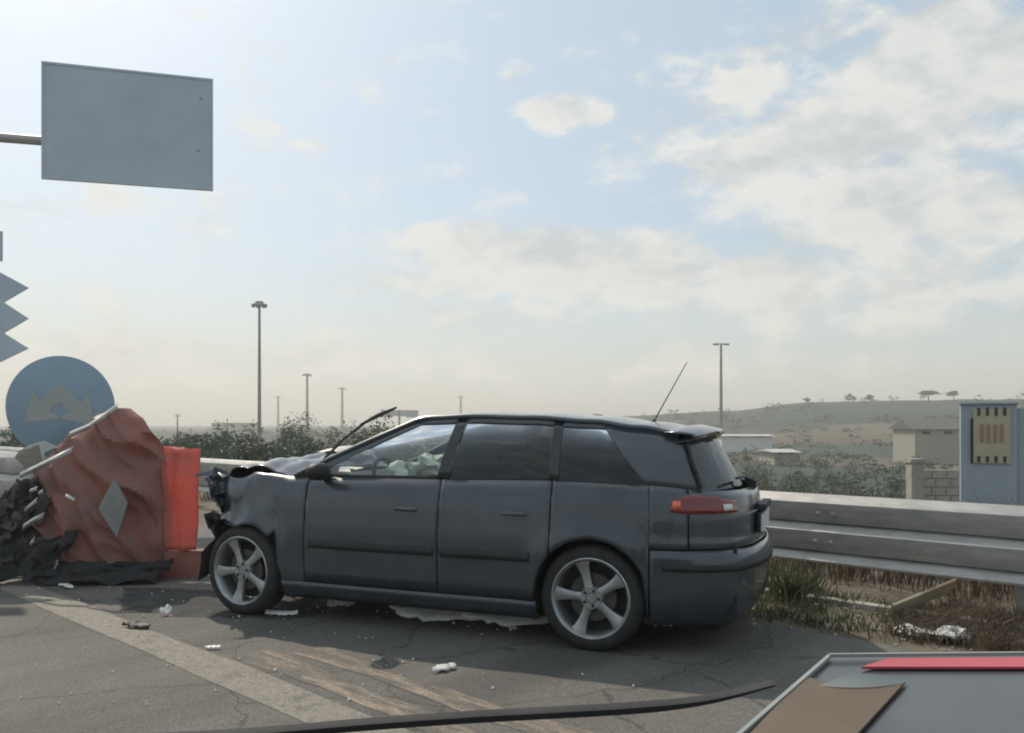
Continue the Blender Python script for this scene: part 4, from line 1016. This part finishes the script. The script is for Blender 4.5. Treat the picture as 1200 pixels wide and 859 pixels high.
# ------------------------------------------------------------------ the car the picture is taken from: cowl, wiper, dashboard
own = empty('viewing_car', (.1, .7, 0)); tag(own, 'dark dashboard edge and wiper blade of the car one looks out of', 'car')
def ol(p): return Vector(p) - own.location
b = MB(); b.box(ol((.15, .98, .44)), (1.9, .10, .86)); b.box(ol((.15, 1.0, .88)), (1.9, .16, .03)); b.build('cowl', MT['black'], own)
b = MB(); rows = []
for xx in np.linspace(-.85, 1.1, 14): rows.append([ol((xx, .25, .55)), ol((xx, .28, .98)), ol((xx, .40, 1.065)), ol((xx, .60, 1.07)), ol((xx, .88, .93)), ol((xx, .93, .60))])
b.grid(rows); b.build('dashboard', MT['black'], own, True)
b = MB(); b.box(ol((.74, .64, 1.085)), (.80, .12, .09)); b.build('dashboard_hump', MT['black'], own)
bl_ = [PX(130, 868, 1.02), PX(300, 858, 1.03), PX(430, 847, 1.05), PX(560, 838, 1.07), PX(740, 828, 1.10), PX(830, 818, 1.12), PX(905, 800, 1.13)]
rows = []
for i, p in enumerate(cr_spline([ol(p) for p in bl_], 6)):
    w_ = .006 if i < 25 else .006 - .0045 * (i - 25) / 12
    rows.append([p + Vector((0, 0, w_)), p + Vector((0, -.012, w_ * .3)), p + Vector((0, -.012, -w_)), p + Vector((0, .006, -w_)), p + Vector((0, .008, w_ * .6))])
wo = MB().grid(rows, closed=True).build('wiper', MT['rubber'], own, True)
MB().tube([ol(PX(380, 855, 1.04)) + Vector((0, 0, -.006)), ol((-.10, 1.0, .90))], [.007, .012], 8).build('wiper_arm', MT['black'], wo)
fo = empty('document_folder', (.55, .64, 1.131)); tag(fo, 'dark clear document folder with tan card and red band lying on the dashboard', 'folder')
zf_ = 1.140
def fp(px, py, z=zf_): Y = (CAMH - z) * F / (py - HY); return Vector(((px - 600) / F * Y, Y, z)) - fo.location
MT['folder'] = pm('grey_plastic_film', (.035, .042, .048), (.055, .063, .07), 9, rough=.35, coat=.2)
MT['card'] = pm('tan_card', (.10, .07, .043), (.135, .095, .06), 12, rough=.6)
MT['redband'] = pm('red_band', (.42, .05, .07), (.50, .065, .09), 6, rough=.4)
MT['film_edge'] = pm('pale_film_edge', (.22, .235, .225), rough=.4)
MB().prism([fp(862, 866), fp(1245, 866), fp(1290, 766), fp(972, 770)], (0, 0, .003)).build('cover', MT['folder'], fo, False)
eb = MB(); z1 = .0045
def edge(a, b_, w):
    a, b_ = Vector(a), Vector(b_); n_ = (b_ - a).cross(Vector((0, 0, 1))).normalized() * w; eb.prism([a - n_, b_ - n_, b_ + n_, a + n_], (0, 0, .003))
edge(fp(862, 868, zf_ + z1), fp(972, 771, zf_ + z1), .0016); edge(fp(972, 770, zf_ + z1 + .001), fp(1290, 767, zf_ + z1 + .001), .0016)
eb.build('edge_seam', MT['film_edge'], fo)
MB().prism([fp(1010, 784, zf_ + z1), fp(1290, 784, zf_ + z1), fp(1290, 772, zf_ + z1), fp(1040, 774, zf_ + z1)], (0, 0, .002)).build('red_band', MT['redband'], fo)
top_c = [(938, 800), (950, 797), (962, 800), (975, 806), (1000, 808), (1030, 806), (1062, 800)]
MB().prism([fp(874, 868, zf_ + z1)] + [fp(1000, 868, zf_ + z1)] + [fp(x_, y_, zf_ + z1) for x_, y_ in top_c[::-1]], (0, 0, .002)).build('card', MT['card'], fo)
lip = MB(); rows = []
for k in range(11):
    t = k / 10; a = fp(960 + 110 * t, 803 + 5 * math.sin(math.pi * t) - 5 * t, zf_ + z1 + .003); rows.append([a, a + Vector((0, .006 * math.sin(math.pi * t), .004 * math.sin(math.pi * t))), a + Vector((0, .010 * math.sin(math.pi * t), .0075 * math.sin(math.pi * t)))])
lip.grid(rows).build('curled_edge', MT['film_edge'], fo, True)

# ------------------------------------------------------------------ haze
hz = MB().box((0, 0, 10), (8600, 8600, 44)).mesh('haze')
hm = bpy.data.materials.new('haze'); hm.use_nodes = True; nt = hm.node_tree; nt.nodes.remove(nt.nodes['Principled BSDF'])
pv = nt.nodes.new('ShaderNodeVolumePrincipled'); pv.inputs['Color'].default_value = (1.0, .975, .90, 1); pv.inputs['Density'].default_value = .0012; pv.inputs['Anisotropy'].default_value = .30
nt.links.new(pv.outputs[0], nt.nodes['Material Output'].inputs['Volume'])
ho = obj('haze', hz, hm); tag(ho, 'thin pale haze in the air', 'haze', kind='stuff')
